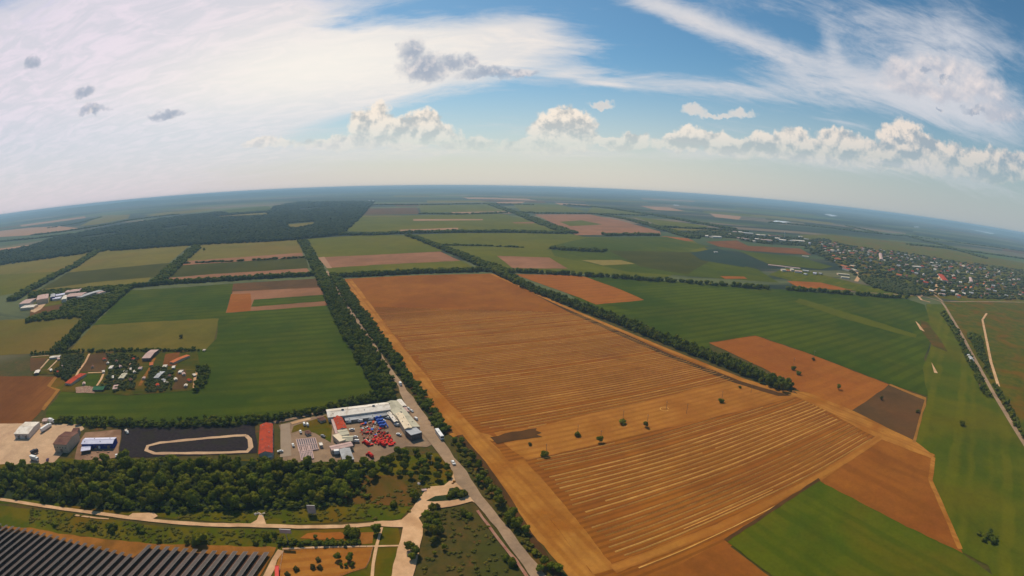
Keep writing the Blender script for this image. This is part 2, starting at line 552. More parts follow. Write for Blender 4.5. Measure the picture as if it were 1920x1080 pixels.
def ground_mat():
    m = bpy.data.materials.new('countryside')
    m.use_nodes = True
    N = NT(m.node_tree)
    geo = N.new('ShaderNodeNewGeometry')
    pos = geo.outputs['Position']
    mp = N.new('ShaderNodeMapping'); N.put(mp.inputs[0], pos)
    mp.inputs['Rotation'].default_value = (0, 0, -ROADA + math.pi / 2)
    mp.inputs['Scale'].default_value = (1 / 2600, 1 / 900, 1)
    vo = N.new('ShaderNodeTexVoronoi', feature='F1', distance='CHEBYCHEV')
    N.put(vo.inputs['Vector'], mp.outputs[0]); vo.inputs['Scale'].default_value = 1.0
    vo.inputs['Randomness'].default_value = 0.8
    sp = N.new('ShaderNodeSeparateColor'); N.put(sp.inputs[0], vo.outputs['Color'])
    r = N.new('ShaderNodeValToRGB'); N.put(r.inputs[0], sp.outputs[0])
    r.color_ramp.interpolation = 'CONSTANT'
    cols = [(0, (.045, .065, .02)), (.22, (.08, .09, .03)), (.40, (.05, .05, .03)), (.50, (.06, .085, .02)), (.64, (.10, .085, .045)), (.74, (.035, .05, .02)), (.86, (.10, .095, .035)), (.94, (.14, .10, .06))]
    e = r.color_ramp.elements
    e[0].position, e[0].color = 0, (*cols[0][1], 1)
    e[1].position, e[1].color = cols[1][0], (*cols[1][1], 1)
    for p, c in cols[2:]:
        k = e.new(p); k.color = (*c, 1)
    mp2 = N.new('ShaderNodeMapping'); N.put(mp2.inputs[0], pos)
    mp2.inputs['Rotation'].default_value = (0, 0, .15)
    mp2.inputs['Scale'].default_value = (.3, 1.0, 1)
    n = N.noise(mp2.outputs[0], 0.0007, 7, 0.62, 0.9)
    wood = N.ss(n, 0.49, 0.54)
    col = N.mix(wood, r.outputs[0], (.014, .024, .014))
    n2 = N.noise(pos, 0.03, 5, 0.6)
    hs = N.new('ShaderNodeHueSaturation'); N.put(hs.inputs['Color'], col)
    N.put(hs.inputs['Value'], N.m('ADD', 1.0, N.m('MULTIPLY', n2, 0.4)))
    # near by: rough dry grass
    ln = N.v('LENGTH', pos)
    g1 = N.mix(N.ss(N.noise(pos, 0.022, 6, 0.65, 0.5), 0.35, 0.65), (.056, .056, .006), (.095, .058, .010))
    g1 = N.mix(N.ss(N.noise(pos, 0.16, 5, 0.7), 0.42, 0.7), g1, (.045, .042, .006))
    g1 = N.mix(N.ss(N.noise(pos, 0.05, 5, 0.7), 0.6, 0.72), g1, (.14, .052, .013))
    col = N.mix(N.ss(ln, 900, 1000), g1, hs.outputs[0])
    p = N.new('ShaderNodeBsdfPrincipled'); N.put(p.inputs['Base Color'], col)
    p.inputs['Roughness'].default_value = 0.95; p.inputs['Specular IOR Level'].default_value = 0.1
    o = N.new('ShaderNodeOutputMaterial'); N.t.links.new(p.outputs[0], o.inputs[0])
    return m


def ground():
    vs = [(0, 0, 0)]; fs = []
    rings = [150, 400, 900, 2000, 4500, 9000, 18000, 40000, 90000]
    n = 96
    for r in rings:
        for i in range(n):
            t = 2 * math.pi * i / n
            vs.append((r * math.cos(t), r * math.sin(t), 0))
    for i in range(n): fs.append((0, 1 + i, 1 + (i + 1) % n))
    for k in range(len(rings) - 1):
        a, b = 1 + k * n, 1 + (k + 1) * n
        for i in range(n):
            j = (i + 1) % n
            fs.append((a + i, b + i, b + j, a + j))
    o = mesh_obj('ground', vs, fs, [ground_mat()])
    tag(o, kind='structure')


ground()
GD = mat('crop_green', (.030, .056, .010), (.052, .070, .012), 0.006, thr=(.4, .6), c3=(.060, .085, .012), big=0.003, stripes=(ROWS, 26, (.026, .048, .010), .5))
GB = mat('crop_green_bright', (.048, .078, .010), (.072, .090, .011), 0.02, c3=(.085, .082, .014), big=0.008, stripes=(ROWS2, 14, (.038, .066, .009), .6))
GM = mat('crop_green_far', (.040, .064, .014), (.056, .076, .017), 0.004, c3=(.07, .085, .018), big=0.0018, stripes=(ROADA, 40, (.036, .055, .014), .4))
GV = mat('meadow', (.050, .074, .014), (.078, .092, .019), 0.012, c3=(.090, .088, .016), big=0.006, stripes=(ang_px((1740, 900), (1790, 640)), 22, (.105, .105, .02), .6))
OL = mat('olive_crop', (.098, .100, .026), (.125, .115, .030), 0.008, c3=(.135, .105, .032), big=0.003)
OP = mat('olive_pale', (.125, .125, .040), (.150, .140, .045), 0.004, c3=(.16, .125, .045), big=0.0015)
OG = mat('olive_green', (.072, .085, .024), (.090, .100, .028), 0.004, c3=(.105, .100, .03), big=0.0015)
DK = mat('dark_crop', (.038, .044, .028), (.050, .052, .032), 0.006)
DT = mat('dark_teal_crop', (.022, .040, .028), (.030, .046, .030), 0.006)
PU = mat('ploughed_purple', (.078, .050, .042), (.100, .060, .048), 0.02, c3=(.12, .062, .045), big=0.006)
PD = mat('ploughed_dark', (.062, .036, .026), (.085, .045, .030), 0.05, c3=(.10, .05, .03), big=0.015)
ST = mat('stubble', (.250, .098, .026), (.285, .115, .031), 0.02, c3=(.215, .078, .022), big=0.0042, thr=(.4, .6), stripes=(ROWS, 6.0, (.150, .058, .017), .62))  # dark stripes beside the straw rows: wheel tracks and row shade painted in
ST2 = mat('stubble_far_rows', (.270, .100, .032), (.300, .118, .038), 0.012, c3=(.235, .082, .027), big=0.0035, stripes=(ROWS, 27, (.235, .085, .027), .5))
SB = mat('stubble_side', (.235, .090, .026), (.265, .105, .030), 0.03, c3=(.21, .075, .023), big=0.01, stripes=(ROWS2, 19, (.19, .072, .022), .7))
SG = mat('stubble_gold', (.330, .160, .048), (.390, .190, .056), 0.03, c3=(.27, .12, .035), big=0.012, stripes=(ROWS2, 12, (.29, .13, .04), .5))
HL = mat('headland', (.330, .160, .062), (.385, .195, .078), 0.05, c3=(.28, .11, .03), big=0.02, stripes=(ROADA, 7, (.26, .11, .034), .8), thr=(.4, .6))
HR = mat('headland_rows', (.315, .148, .055), (.370, .178, .068), 0.03, c3=(.26, .105, .03), big=0.01, stripes=(ROWS, 9, (.27, .11, .035), .7))
OR = mat('red_stubble', (.235, .125, .14), (.275, .148, .18), 0.01, c3=(.21, .115, .13), big=0.004)
OO = mat('pink_stubble', (.330, .180, .100), (.370, .205, .115), 0.01)
BR = mat('brown_field', (.135, .055, .028), (.165, .068, .033), 0.02, c3=(.19, .08, .04), big=0.008, stripes=(ang_px((70, 770), (140, 705)), 8, (.12, .05, .026), .4))
FL = mat('forest_floor', (.020, .030, .010), (.030, .040, .014), 0.02)
RD = mat('asphalt_worn', (.300, .195, .118), (.350, .232, .142), 0.12, c3=(.26, .175, .11), big=0.03)
DR = mat('dirt_pale', (.53, .315, .165), (.61, .375, .205), 0.10, c3=(.45, .255, .13), big=0.04)
DS = mat('dirt_orange', (.230, .105, .042), (.290, .135, .055), 0.08, c3=(.17, .085, .03), big=0.03)
CO = mat('concrete_yard', (.48, .31, .185), (.55, .36, .215), 0.06, c3=(.42, .26, .16), big=0.02)
CY = mat('yard_asphalt', (.24, .155, .095), (.29, .19, .115), 0.08, c3=(.20, .13, .085), big=0.03)
RG = mat('rough_grass', (.052, .070, .013), (.092, .080, .020), 0.05, c3=(.12, .068, .026), big=0.014, thr=(.4, .62), detail=7)
RB = mat('rough_brown', (.085, .062, .020), (.060, .066, .015), 0.06, c3=(.14, .070, .03), big=0.02, detail=7)
BK = mat('black_earth', (.020, .015, .018), (.036, .026, .026), 0.3, c3=(.028, .024, .016), big=0.06, detail=7)
VG = mat('village_ground', (.065, .085, .04), (.10, .095, .05), 0.03, c3=(.12, .075, .05), big=0.009)
WT = mat('pond', (.60, .66, .70), (.66, .70, .74), 0.01, rough=0.3)

_seed = [0]


def fld(m, pts, layer=2, name='field', jit=0.0):
    _seed[0] += 1
    return sheet(name, pts, m, layer, jitter=jit, seed=_seed[0])


# --- far quarter
fld(OG, [(640, 434), (680, 405), (750, 404), (940, 401), (1000, 414), (1058, 433), (860, 432), (750, 435)])
fld(OO, [(750, 431), (860, 427), (861, 430), (750, 434)], 3); fld(OO, [(775, 411), (905, 411), (905, 413), (775, 414)], 3)
fld(OR, [(960, 417), (1012, 416), (1000, 419), (965, 419)], 3)
fld(PU, [(690, 391), (783, 389), (786, 401), (680, 403)])
fld(OP, [(676, 404), (752, 404), (752, 406), (672, 407)], 3)
fld(OG, [(785, 385), (920, 383), (958, 396), (790, 399)]); fld(OO, [(845, 398), (960, 396), (970, 400), (840, 401)], 3)
fld(OP, [(800, 376), (900, 376), (915, 379), (800, 380)]); fld(OO, [(930, 379), (985, 378), (980, 381), (935, 382)], 3)
fld(OR, [(1002, 402), (1105, 402), (1160, 413), (1238, 434), (1240, 440), (1080, 441), (1062, 430)])
fld(OG, [(1050, 416), (1090, 413), (1130, 421), (1070, 424)], 3)
fld(ST2, [(1246, 443), (1290, 447), (1302, 452), (1262, 452), (1240, 444)])
fld(OG, [(960, 382), (1050, 384), (1100, 397), (980, 398)]); fld(OO, [(1040, 380), (1100, 384), (1112, 387), (1050, 384)], 3)
fld(OG, [(1110, 388), (1230, 402), (1170, 403), (1100, 398)]); fld(OO, [(1200, 386), (1255, 389), (1285, 396), (1230, 394)], 3)
fld(OG, [(1180, 405), (1330, 424), (1320, 428), (1250, 426)], 2); fld(OP, [(1240, 427), (1320, 430), (1380, 433), (1260, 432)], 3)
fld(OO, [(1330, 400), (1390, 406), (1385, 412), (1340, 407)], 2)
fld(OO, [(-30, 436), (56, 427), (110, 424), (150, 428), (56, 441), (-30, 446)]); fld(OP, [(150, 424), (190, 404), (245, 402), (240, 410), (180, 421)])
fld(OP, [(270, 406), (300, 399), (390, 391), (405, 393), (330, 402)]); fld(OO, [(-30, 470), (56, 459), (85, 454), (70, 462), (-30, 482)])
fld(OP, [(408, 404), (500, 399), (502, 402), (412, 406)], 9)
fld(GM, [(410, 395), (500, 386), (510, 390), (505, 397), (430, 401)])
fld(OP, [(540, 421), (586, 417), (590, 419), (560, 426), (545, 427)], 9)
# thin far strips following the skyline
HX = [-60, 60, 181, 294, 405, 550, 695, 750, 900, 1105, 1287, 1455, 1669, 1860, 2000]
HY = [416, 400, 383.4, 370, 363.2, 353.5, 348, 347.5, 348, 354, 363, 375.5, 400, 426.6, 450]
hor = lambda x: float(np.interp(x, HX, HY))
rf = random.Random(12)
for i in range(75):
    x = rf.uniform(-40, 1900); L = rf.uniform(40, 170); dy = rf.choice([7, 9, 11, 13, 16, 19, 22, 26, 30, 35])
    if x < 700 and dy > 20 or x > 1450 and dy > 40: continue
    t = max(.9, dy * rf.uniform(.07, .16)); sk = rf.uniform(-8, 14)
    c = rf.choice([OO, OG, OP, DK, FL, FL, FL, OG, PU, DT])
    q = [(x + L * k / 4, hor(x + L * k / 4) + dy) for k in range(5)]
    fld(c, q + [(a + sk, b_ + t) for a, b_ in q[::-1]], 1)
# --- rows of fields left of the road
fld(OP, [(-30, 497), (56, 487), (178, 470), (170, 476), (112, 509), (-30, 517)])
fld(OG, [(-30, 517), (112, 509), (66, 535), (56, 545), (-30, 560)])
fld(OP, [(190, 470), (250, 466), (358, 458), (332, 480), (317, 493), (128, 511), (160, 486)])
fld(DK, [(128, 511), (200, 504), (317, 493), (303, 512), (285, 521), (180, 529), (76, 543)])
fld(OP, [(76, 543), (180, 529), (284, 520), (276, 530), (180, 540), (60, 552)])
fld(OP, [(374, 457), (470, 452), (556, 449), (567, 474), (470, 481), (342, 490)])
fld(OR, [(342, 490), (470, 481), (567, 474), (570, 483), (470, 489), (334, 498)], 3)
fld(DK, [(334, 498), (470, 489), (571, 483), (577, 503), (470, 510), (318, 520)])
fld(OR, [(312, 522), (400, 514), (577, 503), (584, 512), (400, 521), (306, 528)], 3)
fld(OL, [(-30, 602), (56, 598), (166, 586), (150, 612), (104, 661), (-30, 668)])
fld(PU, [(56, 580), (130, 560), (170, 572), (120, 590), (56, 598)], 2)
fld(GD, [(176, 610), (240, 545), (330, 540), (437, 532), (424, 586), (413, 598), (290, 603)])
fld(OL, [(128, 660), (176, 610), (290, 603), (413, 597), (401, 640), (386, 655), (250, 656)])
fld(PU, [(437, 532), (597, 522), (602, 541), (434, 549)])
fld(OR, [(436, 547), (603, 539), (613, 573), (424, 587)], 3)
fld(ST2, [(434, 552), (470, 550), (470, 583), (424, 587)], 4)
fld(GD, [(478, 562), (606, 553), (610, 565), (470, 576)], 5)
fld(GD, [(413, 588), (613, 571), (625, 600), (660, 660), (690, 715), (705, 735), (660, 750), (500, 785), (300, 800), (90, 800), (85, 775), (115, 735), (240, 742), (368, 732), (392, 690), (386, 655), (405, 636)])
fld(BR, [(-30, 706), (60, 706), (106, 706), (92, 724), (112, 731), (80, 768), (50, 800), (-30, 800)])
fld(mat('field_track', (.25, .13, .06)), [(104, 706), (110, 706), (96, 725), (113, 731), (84, 770), (78, 768), (104, 733), (88, 724)], 3, 'track')
fld(RG, [(110, 706), (128, 690), (135, 720), (115, 735), (95, 725)], 2)
# --- beyond the stubble
fld(OG, [(575, 448), (680, 441), (765, 441), (795, 455), (832, 471), (700, 479), (597, 483)])
fld(OR, [(597, 483), (825, 472), (864, 489), (700, 497), (612, 503)], 3)
fld(OO, [(597, 483), (608, 482), (622, 503), (612, 503)], 4)
fld(OG, [(612, 503), (700, 497), (864, 489), (890, 501), (700, 510), (625, 518)], 2)
fld(OG, [(770, 440), (860, 437), (1060, 437), (1095, 444), (1250, 446), (1300, 452), (1330, 470), (1300, 500), (1250, 520), (930, 506), (850, 470)], 1)
fld(GM, [(1100, 446), (1250, 444), (1330, 462), (1290, 470), (1420, 505), (1460, 530), (1180, 510), (1040, 480), (1030, 462)], 2)
fld(OG, [(810, 447), (1030, 450), (1028, 462), (950, 461), (830, 458)], 2)
fld(DK, [(1140, 470), (1300, 473), (1330, 490), (1290, 515), (1200, 500)], 3)
fld(DT, [(1296, 474), (1345, 466), (1382, 478), (1422, 492), (1392, 501), (1316, 488)], 4)
fld(BR, [(1322, 453), (1382, 451), (1402, 461), (1500, 466), (1520, 478), (1470, 475), (1400, 470), (1345, 462)], 3)
fld(GM, [(1382, 470), (1500, 482), (1560, 500), (1540, 505), (1440, 495)], 4)
fld(GV, [(1480, 500), (1600, 530), (1720, 556), (1700, 560), (1500, 530), (1440, 515)], 3)
fld(OR, [(932, 480), (1030, 483), (1066, 504), (962, 503)], 4)
fld(mat('yellow_crop', (.20, .15, .035)), [(1090, 488), (1165, 488), (1192, 495), (1130, 498)], 4)
fld(ST2, [(1350, 518), (1395, 519), (1400, 523), (1360, 523)], 4); fld(ST2, [(1475, 527), (1540, 530), (1600, 545), (1500, 540)], 4)
fld(ST2, [(962, 514), (1090, 517), (1150, 538), (1209, 563), (1118, 571), (1060, 548)], 3)
fld(GD, [(1090, 517), (1300, 530), (1500, 546), (1700, 561), (1735, 572), (1752, 620), (1735, 670), (1742, 745), (1668, 720), (1510, 660), (1417, 629), (1330, 642), (1338, 676), (1260, 640), (1180, 602), (1080, 562), (1060, 548), (1118, 571), (1209, 563)])
fld(OG, [(1500, 560), (1600, 590), (1720, 628), (1716, 634), (1590, 600), (1490, 566)], 3)
fld(ST2, [(1330, 643), (1416, 630), (1510, 661), (1600, 696), (1667, 721), (1598, 771), (1500, 735), (1440, 695)], 3)
fld(PU, [(1598, 771), (1668, 722), (1735, 749), (1724, 790), (1714, 832)], 3)
fld(mat('field_track', (.25, .13, .06)), [(1668, 720), (1738, 747), (1728, 790), (1716, 832), (1712, 830), (1722, 790), (1733, 750), (1666, 723)], 4, 'track')
fld(GV, [(1735, 570), (1780, 570), (1810, 640), (1900, 800), (2100, 1110), (1880, 1120), (1852, 1060), (1803, 1036), (1772, 960), (1746, 900), (1750, 856), (1714, 832), (1740, 748), (1730, 690), (1748, 640)], 2)
fld(RG, [(1770, 566), (1960, 567), (2060, 900), (1950, 885), (1900, 802), (1862, 738), (1840, 698), (1820, 661), (1800, 623), (1785, 598)], 3)
fld(RB, [(1725, 600), (1740, 605), (1765, 640), (1775, 660), (1750, 650), (1730, 625)], 4); fld(DR, [(1716, 602), (1722, 608), (1732, 622), (1725, 618)], 5)
fld(DR, [(1746, 680), (1756, 700), (1752, 699)], 5)
fld(VG, [(1500, 440), (1560, 440), (1700, 455), (1960, 500), (1960, 568), (1800, 565), (1740, 556), (1640, 530), (1540, 480)], 3)
# --- the large stubble field
STUB = [(645, 523), (760, 517), (922, 513), (1080, 584), (1250, 655), (1395, 712), (1500, 742), (1565, 772), (1640, 812), (1752, 855), (1746, 900), (1773, 960), (1804, 1042), (1700, 1012), (1600, 990), (1535, 925), (1362, 1030), (1465, 1095), (1110, 1110), (1078, 1080), (1010, 1000), (962, 925), (905, 850), (862, 808), (800, 745), (720, 640)]
fld(ST, STUB, 2)
fld(SB, [(1540, 899), (1640, 832), (1660, 815), (1752, 856), (1746, 900), (1773, 960), (1806, 1042), (1700, 1010), (1600, 960)], 3)
fld(SB, [(1230, 1080), (1358, 1016), (1465, 1100), (1200, 1100)], 3)
strip('headland', [(648, 524), (725, 635), (805, 740), (862, 800), (905, 838), (962, 905), (1012, 985), (1085, 1075), (1110, 1110)], 26, HL, 4, widths=(30, 15), jitter=0.8)
strip('headland', [(845, 818), (870, 811), (910, 818), (930, 826)], 8, HL, 5, jitter=0.5)
fld(HR, [(925, 812), (1010, 800), (1378, 712), (1400, 716), (1500, 742), (1400, 768), (990, 864), (960, 845)], 3)
strip('headland', [(922, 514), (1080, 585), (1250, 656), (1395, 714), (1500, 744), (1565, 775), (1640, 815), (1750, 857)], 9, HL, 4, widths=(9, 12), jitter=0.6)
fld(HL, [(1478, 732), (1515, 737), (1600, 771), (1718, 829), (1754, 857), (1640, 818), (1565, 779), (1500, 747)], 3)
strip('headland', [(1150, 1068), (1350, 990), (1540, 893), (1650, 820)], 9, HR, 4, jitter=0.5)
strip('headland', [(1750, 858), (1744, 900), (1770, 960), (1800, 1030)], 5, HL, 4, jitter=0.4)
fld(HL, [(950, 868), (984, 862), (1040, 925), (1088, 985), (1152, 1066), (1112, 1078), (1040, 985), (985, 915)], 3)
fld(PD, [(918, 821), (960, 811), (1008, 803), (1004, 808), (1016, 812), (1006, 815), (1018, 820), (930, 833)], 5, jit=0.5)
fld(GB, [(1362, 1016), (1535, 902), (1700, 988), (1804, 1038), (1880, 1095), (1500, 1130), (1440, 1075)], 4)
fld(PD, [(1358, 1012), (1534, 897), (1537, 901), (1363, 1017)], 5)
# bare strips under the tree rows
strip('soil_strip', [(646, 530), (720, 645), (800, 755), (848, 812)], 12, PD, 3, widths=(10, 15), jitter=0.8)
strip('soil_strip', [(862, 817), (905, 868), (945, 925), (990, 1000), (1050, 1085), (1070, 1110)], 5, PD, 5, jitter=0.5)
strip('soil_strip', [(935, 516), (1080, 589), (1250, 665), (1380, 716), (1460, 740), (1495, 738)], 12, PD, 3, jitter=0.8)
fld(mat('shaded_soil', (.085, .038, .022), (.11, .05, .028), .1), [(-40, 990), (59, 1003), (250, 1046), (278, 1030), (400, 1040), (498, 1042), (450, 1110), (-40, 1110)], 4, 'bare_ground')  # darker soil colour: the shade between the solar rows is painted in
# --- near rough ground
fld(RB, [(852, 825), (890, 850), (940, 920), (985, 1000), (1060, 1100), (1030, 1110), (960, 1000), (900, 905), (858, 860)], 1)
fld(RG, [(-40, 860), (640, 862), (830, 850), (860, 900), (790, 930), (750, 975), (500, 985), (290, 970), (-40, 940)], 1)
fld(RB, [(640, 895), (790, 890), (800, 915), (770, 950), (640, 945)], 2, jit=2)
fld(RG, [(-40, 945), (120, 960), (300, 988), (560, 995), (745, 985), (750, 1010), (740, 1110), (500, 1110), (520, 1030), (300, 1022), (100, 1000), (-40, 985)], 1)
fld(DS, [(-40, 985), (59, 990), (110, 1001), (180, 1009), (290, 1021), (400, 1023), (520, 1027), (512, 1040), (470, 1110), (-40, 1110)], 2, 'bare_ground', 0.4)
fld(HR, [(530, 1032), (600, 1029), (700, 1026), (694, 1050), (686, 1066), (640, 1080), (520, 1100), (515, 1070)], 3)
fld(ST2, [(562, 1010), (575, 1000), (640, 998), (652, 1006), (640, 1012), (600, 1012)], 3)
fld(DS, [(660, 1000), (700, 998), (698, 1020), (672, 1022)], 2)
strip('track', [(716, 990), (706, 1025), (700, 1060), (696, 1110)], 2.2, DR, 4, jitter=0.2)
strip('track', [(530, 1030), (600, 1027), (700, 1025), (748, 1024)], 1.6, DR, 4, jitter=0.2)
strip('track', [(528, 1032), (515, 1050), (500, 1085)], 5, DR, 4, jitter=0.6)
# roads
fld(RD, [(606, 512), (636, 560), (664, 600), (697, 650), (730, 700), (746, 725), (757, 752), (783, 800), (812, 838), (833, 865), (848, 885), (855, 905), (866, 914), (880, 930), (893, 945), (910, 965), (940, 1005), (965, 1040), (990, 1075), (1015, 1110), (1050, 1110), (1028, 1085), (975, 1020), (940, 975), (915, 945), (893, 915), (875, 885), (853, 860), (830, 825), (800, 783), (775, 745), (755, 722), (740, 700), (706, 650), (673, 600), (645, 560), (614, 508)], 6, 'road')
fld(DR, [(700, 979), (752, 976), (765, 965), (780, 943), (797, 922), (808, 914), (832, 911), (846, 900), (850, 885), (856, 900), (870, 915), (893, 945), (886, 941), (862, 948), (827, 953), (810, 955), (796, 962), (785, 972), (793, 985), (793, 1005), (785, 1040), (768, 1110), (728, 1110), (738, 1060), (750, 1015), (755, 990), (700, 987)], 5, 'dirt_road')
fld(mat('verge_green', (.022, .034, .010), (.04, .05, .014), .1), [(798, 941), (815, 932), (838, 929), (842, 918), (850, 917), (862, 919), (873, 920), (878, 927), (868, 935), (840, 940)], 7, 'verge')
strip('dirt_road', [(-40, 930), (59, 946), (120, 955), (180, 963), (240, 971), (290, 977), (330, 981), (400, 985), (480, 986), (560, 989), (640, 988), (700, 984), (752, 981)], 4.6, DR, 4, widths=(4.2, 4.2), jitter=0.3)
fld(DR, [(468, 985), (482, 975), (488, 962), (495, 966), (500, 985)], 5, 'dirt_road'); fld(DR, [(240, 969), (250, 963), (290, 962), (297, 968), (285, 976)], 5, 'dirt_patch', 0.4)
strip('track', [(140, 966), (165, 970), (205, 974)], 2, DR, 4, jitter=0.5)
strip('track', [(895, 958), (915, 985), (945, 1025), (975, 1062), (1000, 1100)], 2.2, mat('gravel_track', (.36, .20, .13), (.30, .12, .08), .2), 5, jitter=0.35)
# yards
fld(CY, [(524, 797), (560, 787), (615, 777), (690, 765), (750, 755), (790, 800), (812, 833), (800, 838), (762, 838), (735, 850), (700, 868), (650, 866), (600, 866), (560, 872), (530, 868)], 2, 'yard')
fld(RG, [(549, 800), (580, 790), (610, 780), (622, 800), (620, 830), (590, 812), (562, 808), (548, 812)], 3, 'verge')
fld(mat('concrete_pad', (.30, .22, .155), (.33, .245, .17), .1), [(527, 796), (544, 794), (547, 855), (525, 858)], 3, 'yard')
fld(CO, [(-40, 796), (60, 794), (150, 796), (157, 805), (133, 822), (118, 852), (98, 870), (-40, 872)], 2, 'yard')
fld(mat('sandy_yard', (.26, .15, .09), (.33, .19, .115), .1, c3=(.2, .11, .065), big=.04), [(146, 830), (160, 812), (228, 806), (222, 857), (190, 864), (140, 862)], 2, 'yard')
fld(BK, [(228, 806), (250, 803), (430, 800), (478, 795), (484, 850), (450, 852), (270, 858), (222, 859)], 2, 'yard', 0.3)
strip('track', [(462, 817), (469, 824), (471, 840), (464, 848), (400, 850), (290, 851), (274, 845), (277, 837), (300, 831), (380, 823), (440, 818)], 4.5, CO, 4, closed=True, jitter=0.5)
strip('track', [(500, 795), (540, 788), (600, 774), (610, 770)], 5, CY, 4, jitter=0.3)
fld(DR, [(545, 793), (582, 784), (583, 787), (550, 796)], 4, 'track')
# garden colony ground
fld(mat('garden_ground', (.036, .050, .020), (.06, .058, .028), .06, c3=(.095, .062, .042), big=.025), [(59, 665), (160, 660), (250, 656), (386, 656), (392, 690), (368, 732), (240, 742), (115, 735), (130, 700), (59, 704)], 4, 'garden_ground')
for c, pts in [(PU, [(166, 666), (208, 662), (196, 698), (148, 697)]), (BR, [(311, 664), (338, 661), (331, 686), (304, 688)]), (PU, [(56, 672), (88, 672), (76, 695), (56, 697)]), (GD, [(163, 702), (190, 701), (182, 724), (148, 726)]), (PU, [(335, 692), (350, 692), (352, 730), (322, 732)]), (GD, [(370, 655), (390, 657), (395, 690), (375, 690)])]:
    fld(c, pts, 5)
for ln, w, c in [([(168, 664), (160, 680), (148, 696), (143, 706)], 4, DR), ([(195, 700), (190, 712), (182, 724)], 3.5, DR), ([(165, 700), (192, 699)], 3, DR),
                 ([(248, 680), (235, 700), (222, 716), (215, 726)], 5, DR), ([(290, 672), (282, 690), (272, 706), (262, 724)], 5, DS), ([(371, 692), (366, 710), (364, 728)], 4, DR),
                 ([(59, 670), (92, 667)], 3, CO), ([(92, 674), (76, 692)], 3, CO), ([(112, 672), (90, 694)], 3, CO), ([(262, 688), (300, 690), (370, 695)], 3, VG)]:
    strip('garden_path', ln, w, c, 6, jitter=0.3)
fld(mat('rubble_ground', (.38, .24, .17), (.22, .12, .08), .35), [(140, 728), (160, 724), (178, 726), (178, 738), (142, 738)], 6, 'bare_ground', 0.8)
fld(VG, [(50, 545), (130, 540), (190, 540), (188, 560), (130, 568), (56, 580)], 3, 'yard'); fld(CO, [(56, 585), (62, 572), (90, 566), (76, 580), (66, 586)], 4, 'yard')
# right-hand valley road and village streets
strip('road', [(1560, 545), (1640, 550), (1722, 555), (1740, 558), (1765, 566), (1772, 575), (1785, 597), (1800, 622), (1820, 660), (1840, 697), (1862, 737), (1900, 800), (1950, 880)], 9, RD, 6, widths=(7, 8))
strip('road', [(1725, 557), (1735, 548), (1750, 552), (1768, 566), (1800, 566), (1861, 566), (1960, 568)], 8, RD, 7)
strip('road', [(1722, 556), (1728, 563), (1744, 567)], 8, DR, 6)
strip('road', [(1752, 553), (1755, 540), (1760, 525), (1764, 510)], 12, DR, 6)
strip('road', [(1850, 588), (1842, 600), (1848, 630), (1858, 680), (1872, 725)], 6, DR, 6)
strip('track', [(1788, 612), (1793, 625), (1802, 637)], 9, DR, 5); strip('track', [(1605, 528), (1613, 515), (1600, 507)], 14, DR, 6)
strip('track', [(1814, 662), (1822, 676)], 10, CO, 5); strip('track', [(1837, 720), (1840, 728)], 5, DR, 5)
# ponds
fld(WT, [(1446, 416), (1455, 413.5), (1470, 415), (1483, 416.5), (1460, 418)], 8, 'pond')
fld(WT, [(1545, 401.5), (1555, 401.8), (1572, 405), (1560, 406)], 8, 'pond'); fld(WT, [(1820, 430.5), (1836, 432), (1866, 438), (1858, 439)], 8, 'pond')
for q in [(690, 376), (1262, 384), (1713, 425), (1680, 408)]:
    fld(WT, [(q[0], q[1]), (q[0] + 9, q[1] + .3), (q[0] + 12, q[1] + 1.2), (q[0] + 2, q[1] + 1.1)], 8, 'pond')


# --- straw windrows lying in the stubble
def windrows(name, quad, spacing, width, hgt, label, seed, gaps=0.06):
    poly = [(p.x, p.y) for p in wpoly(quad)]
    P = np.array(poly)
    ca, sa = math.cos(ROWS), math.sin(ROWS)
    U = P @ np.array([ca, sa]); V = P @ np.array([-sa, ca])
    rnd = random.Random(seed)
    vs, fs = [], []
    v = math.floor(V.min() / spacing) * spacing
    while v < V.max():
        v += spacing * (2 if rnd.random() < .06 else 1)
        us = np.arange(U.min(), U.max(), 9.0)
        x = us * ca - v * sa; y = us * sa + v * ca
        ins = pip(x, y, poly)
        run = []
        u_ph = rnd.uniform(0, 6)
        wv = width * rnd.choice([.75, .9, 1, 1, 1.1, 1.25]) * (min(1, .15 + 2.6 * (V.max() - v) / (V.max() - V.min())) if seed == 4 else 1)
        for k in range(len(us)):
            ok = ins[k] and rnd.random() > .002
            if ok:
                du = rnd.uniform(-3, 3) if (not run) else 0
                w_ = wv * rnd.uniform(.85, 1.15)
                off = math.sin(us[k] / 34 + v * .03) * 0.55 + rnd.uniform(-.12, .12)
                run.append((us[k] + du, v + off, w_))
            if (not ok or k == len(us) - 1) and run:
                if len(run) > 2:
                    b = len(vs)
                    for (uu, vv, ww) in run:
                        for dv, zz in ((-ww / 2, .1), (0, hgt), (ww / 2, .1)):
                            a = vv + dv
                            vs.append((uu * ca - a * sa, uu * sa + a * ca, zz + 2 * LAYER))
                    for i in range(len(run) - 1):
                        k0 = b + i * 3
                        fs += [(k0, k0 + 3, k0 + 4, k0 + 1), (k0 + 1, k0 + 4, k0 + 5, k0 + 2)]
                run = []
    m = mat('straw', (.58, .35, .20), (.66, .42, .25), 0.3, c3=(.48, .28, .16), big=0.02)
    o = mesh_obj(name, vs, fs, [m])
    tag(o, label, 'straw rows', kind='stuff')


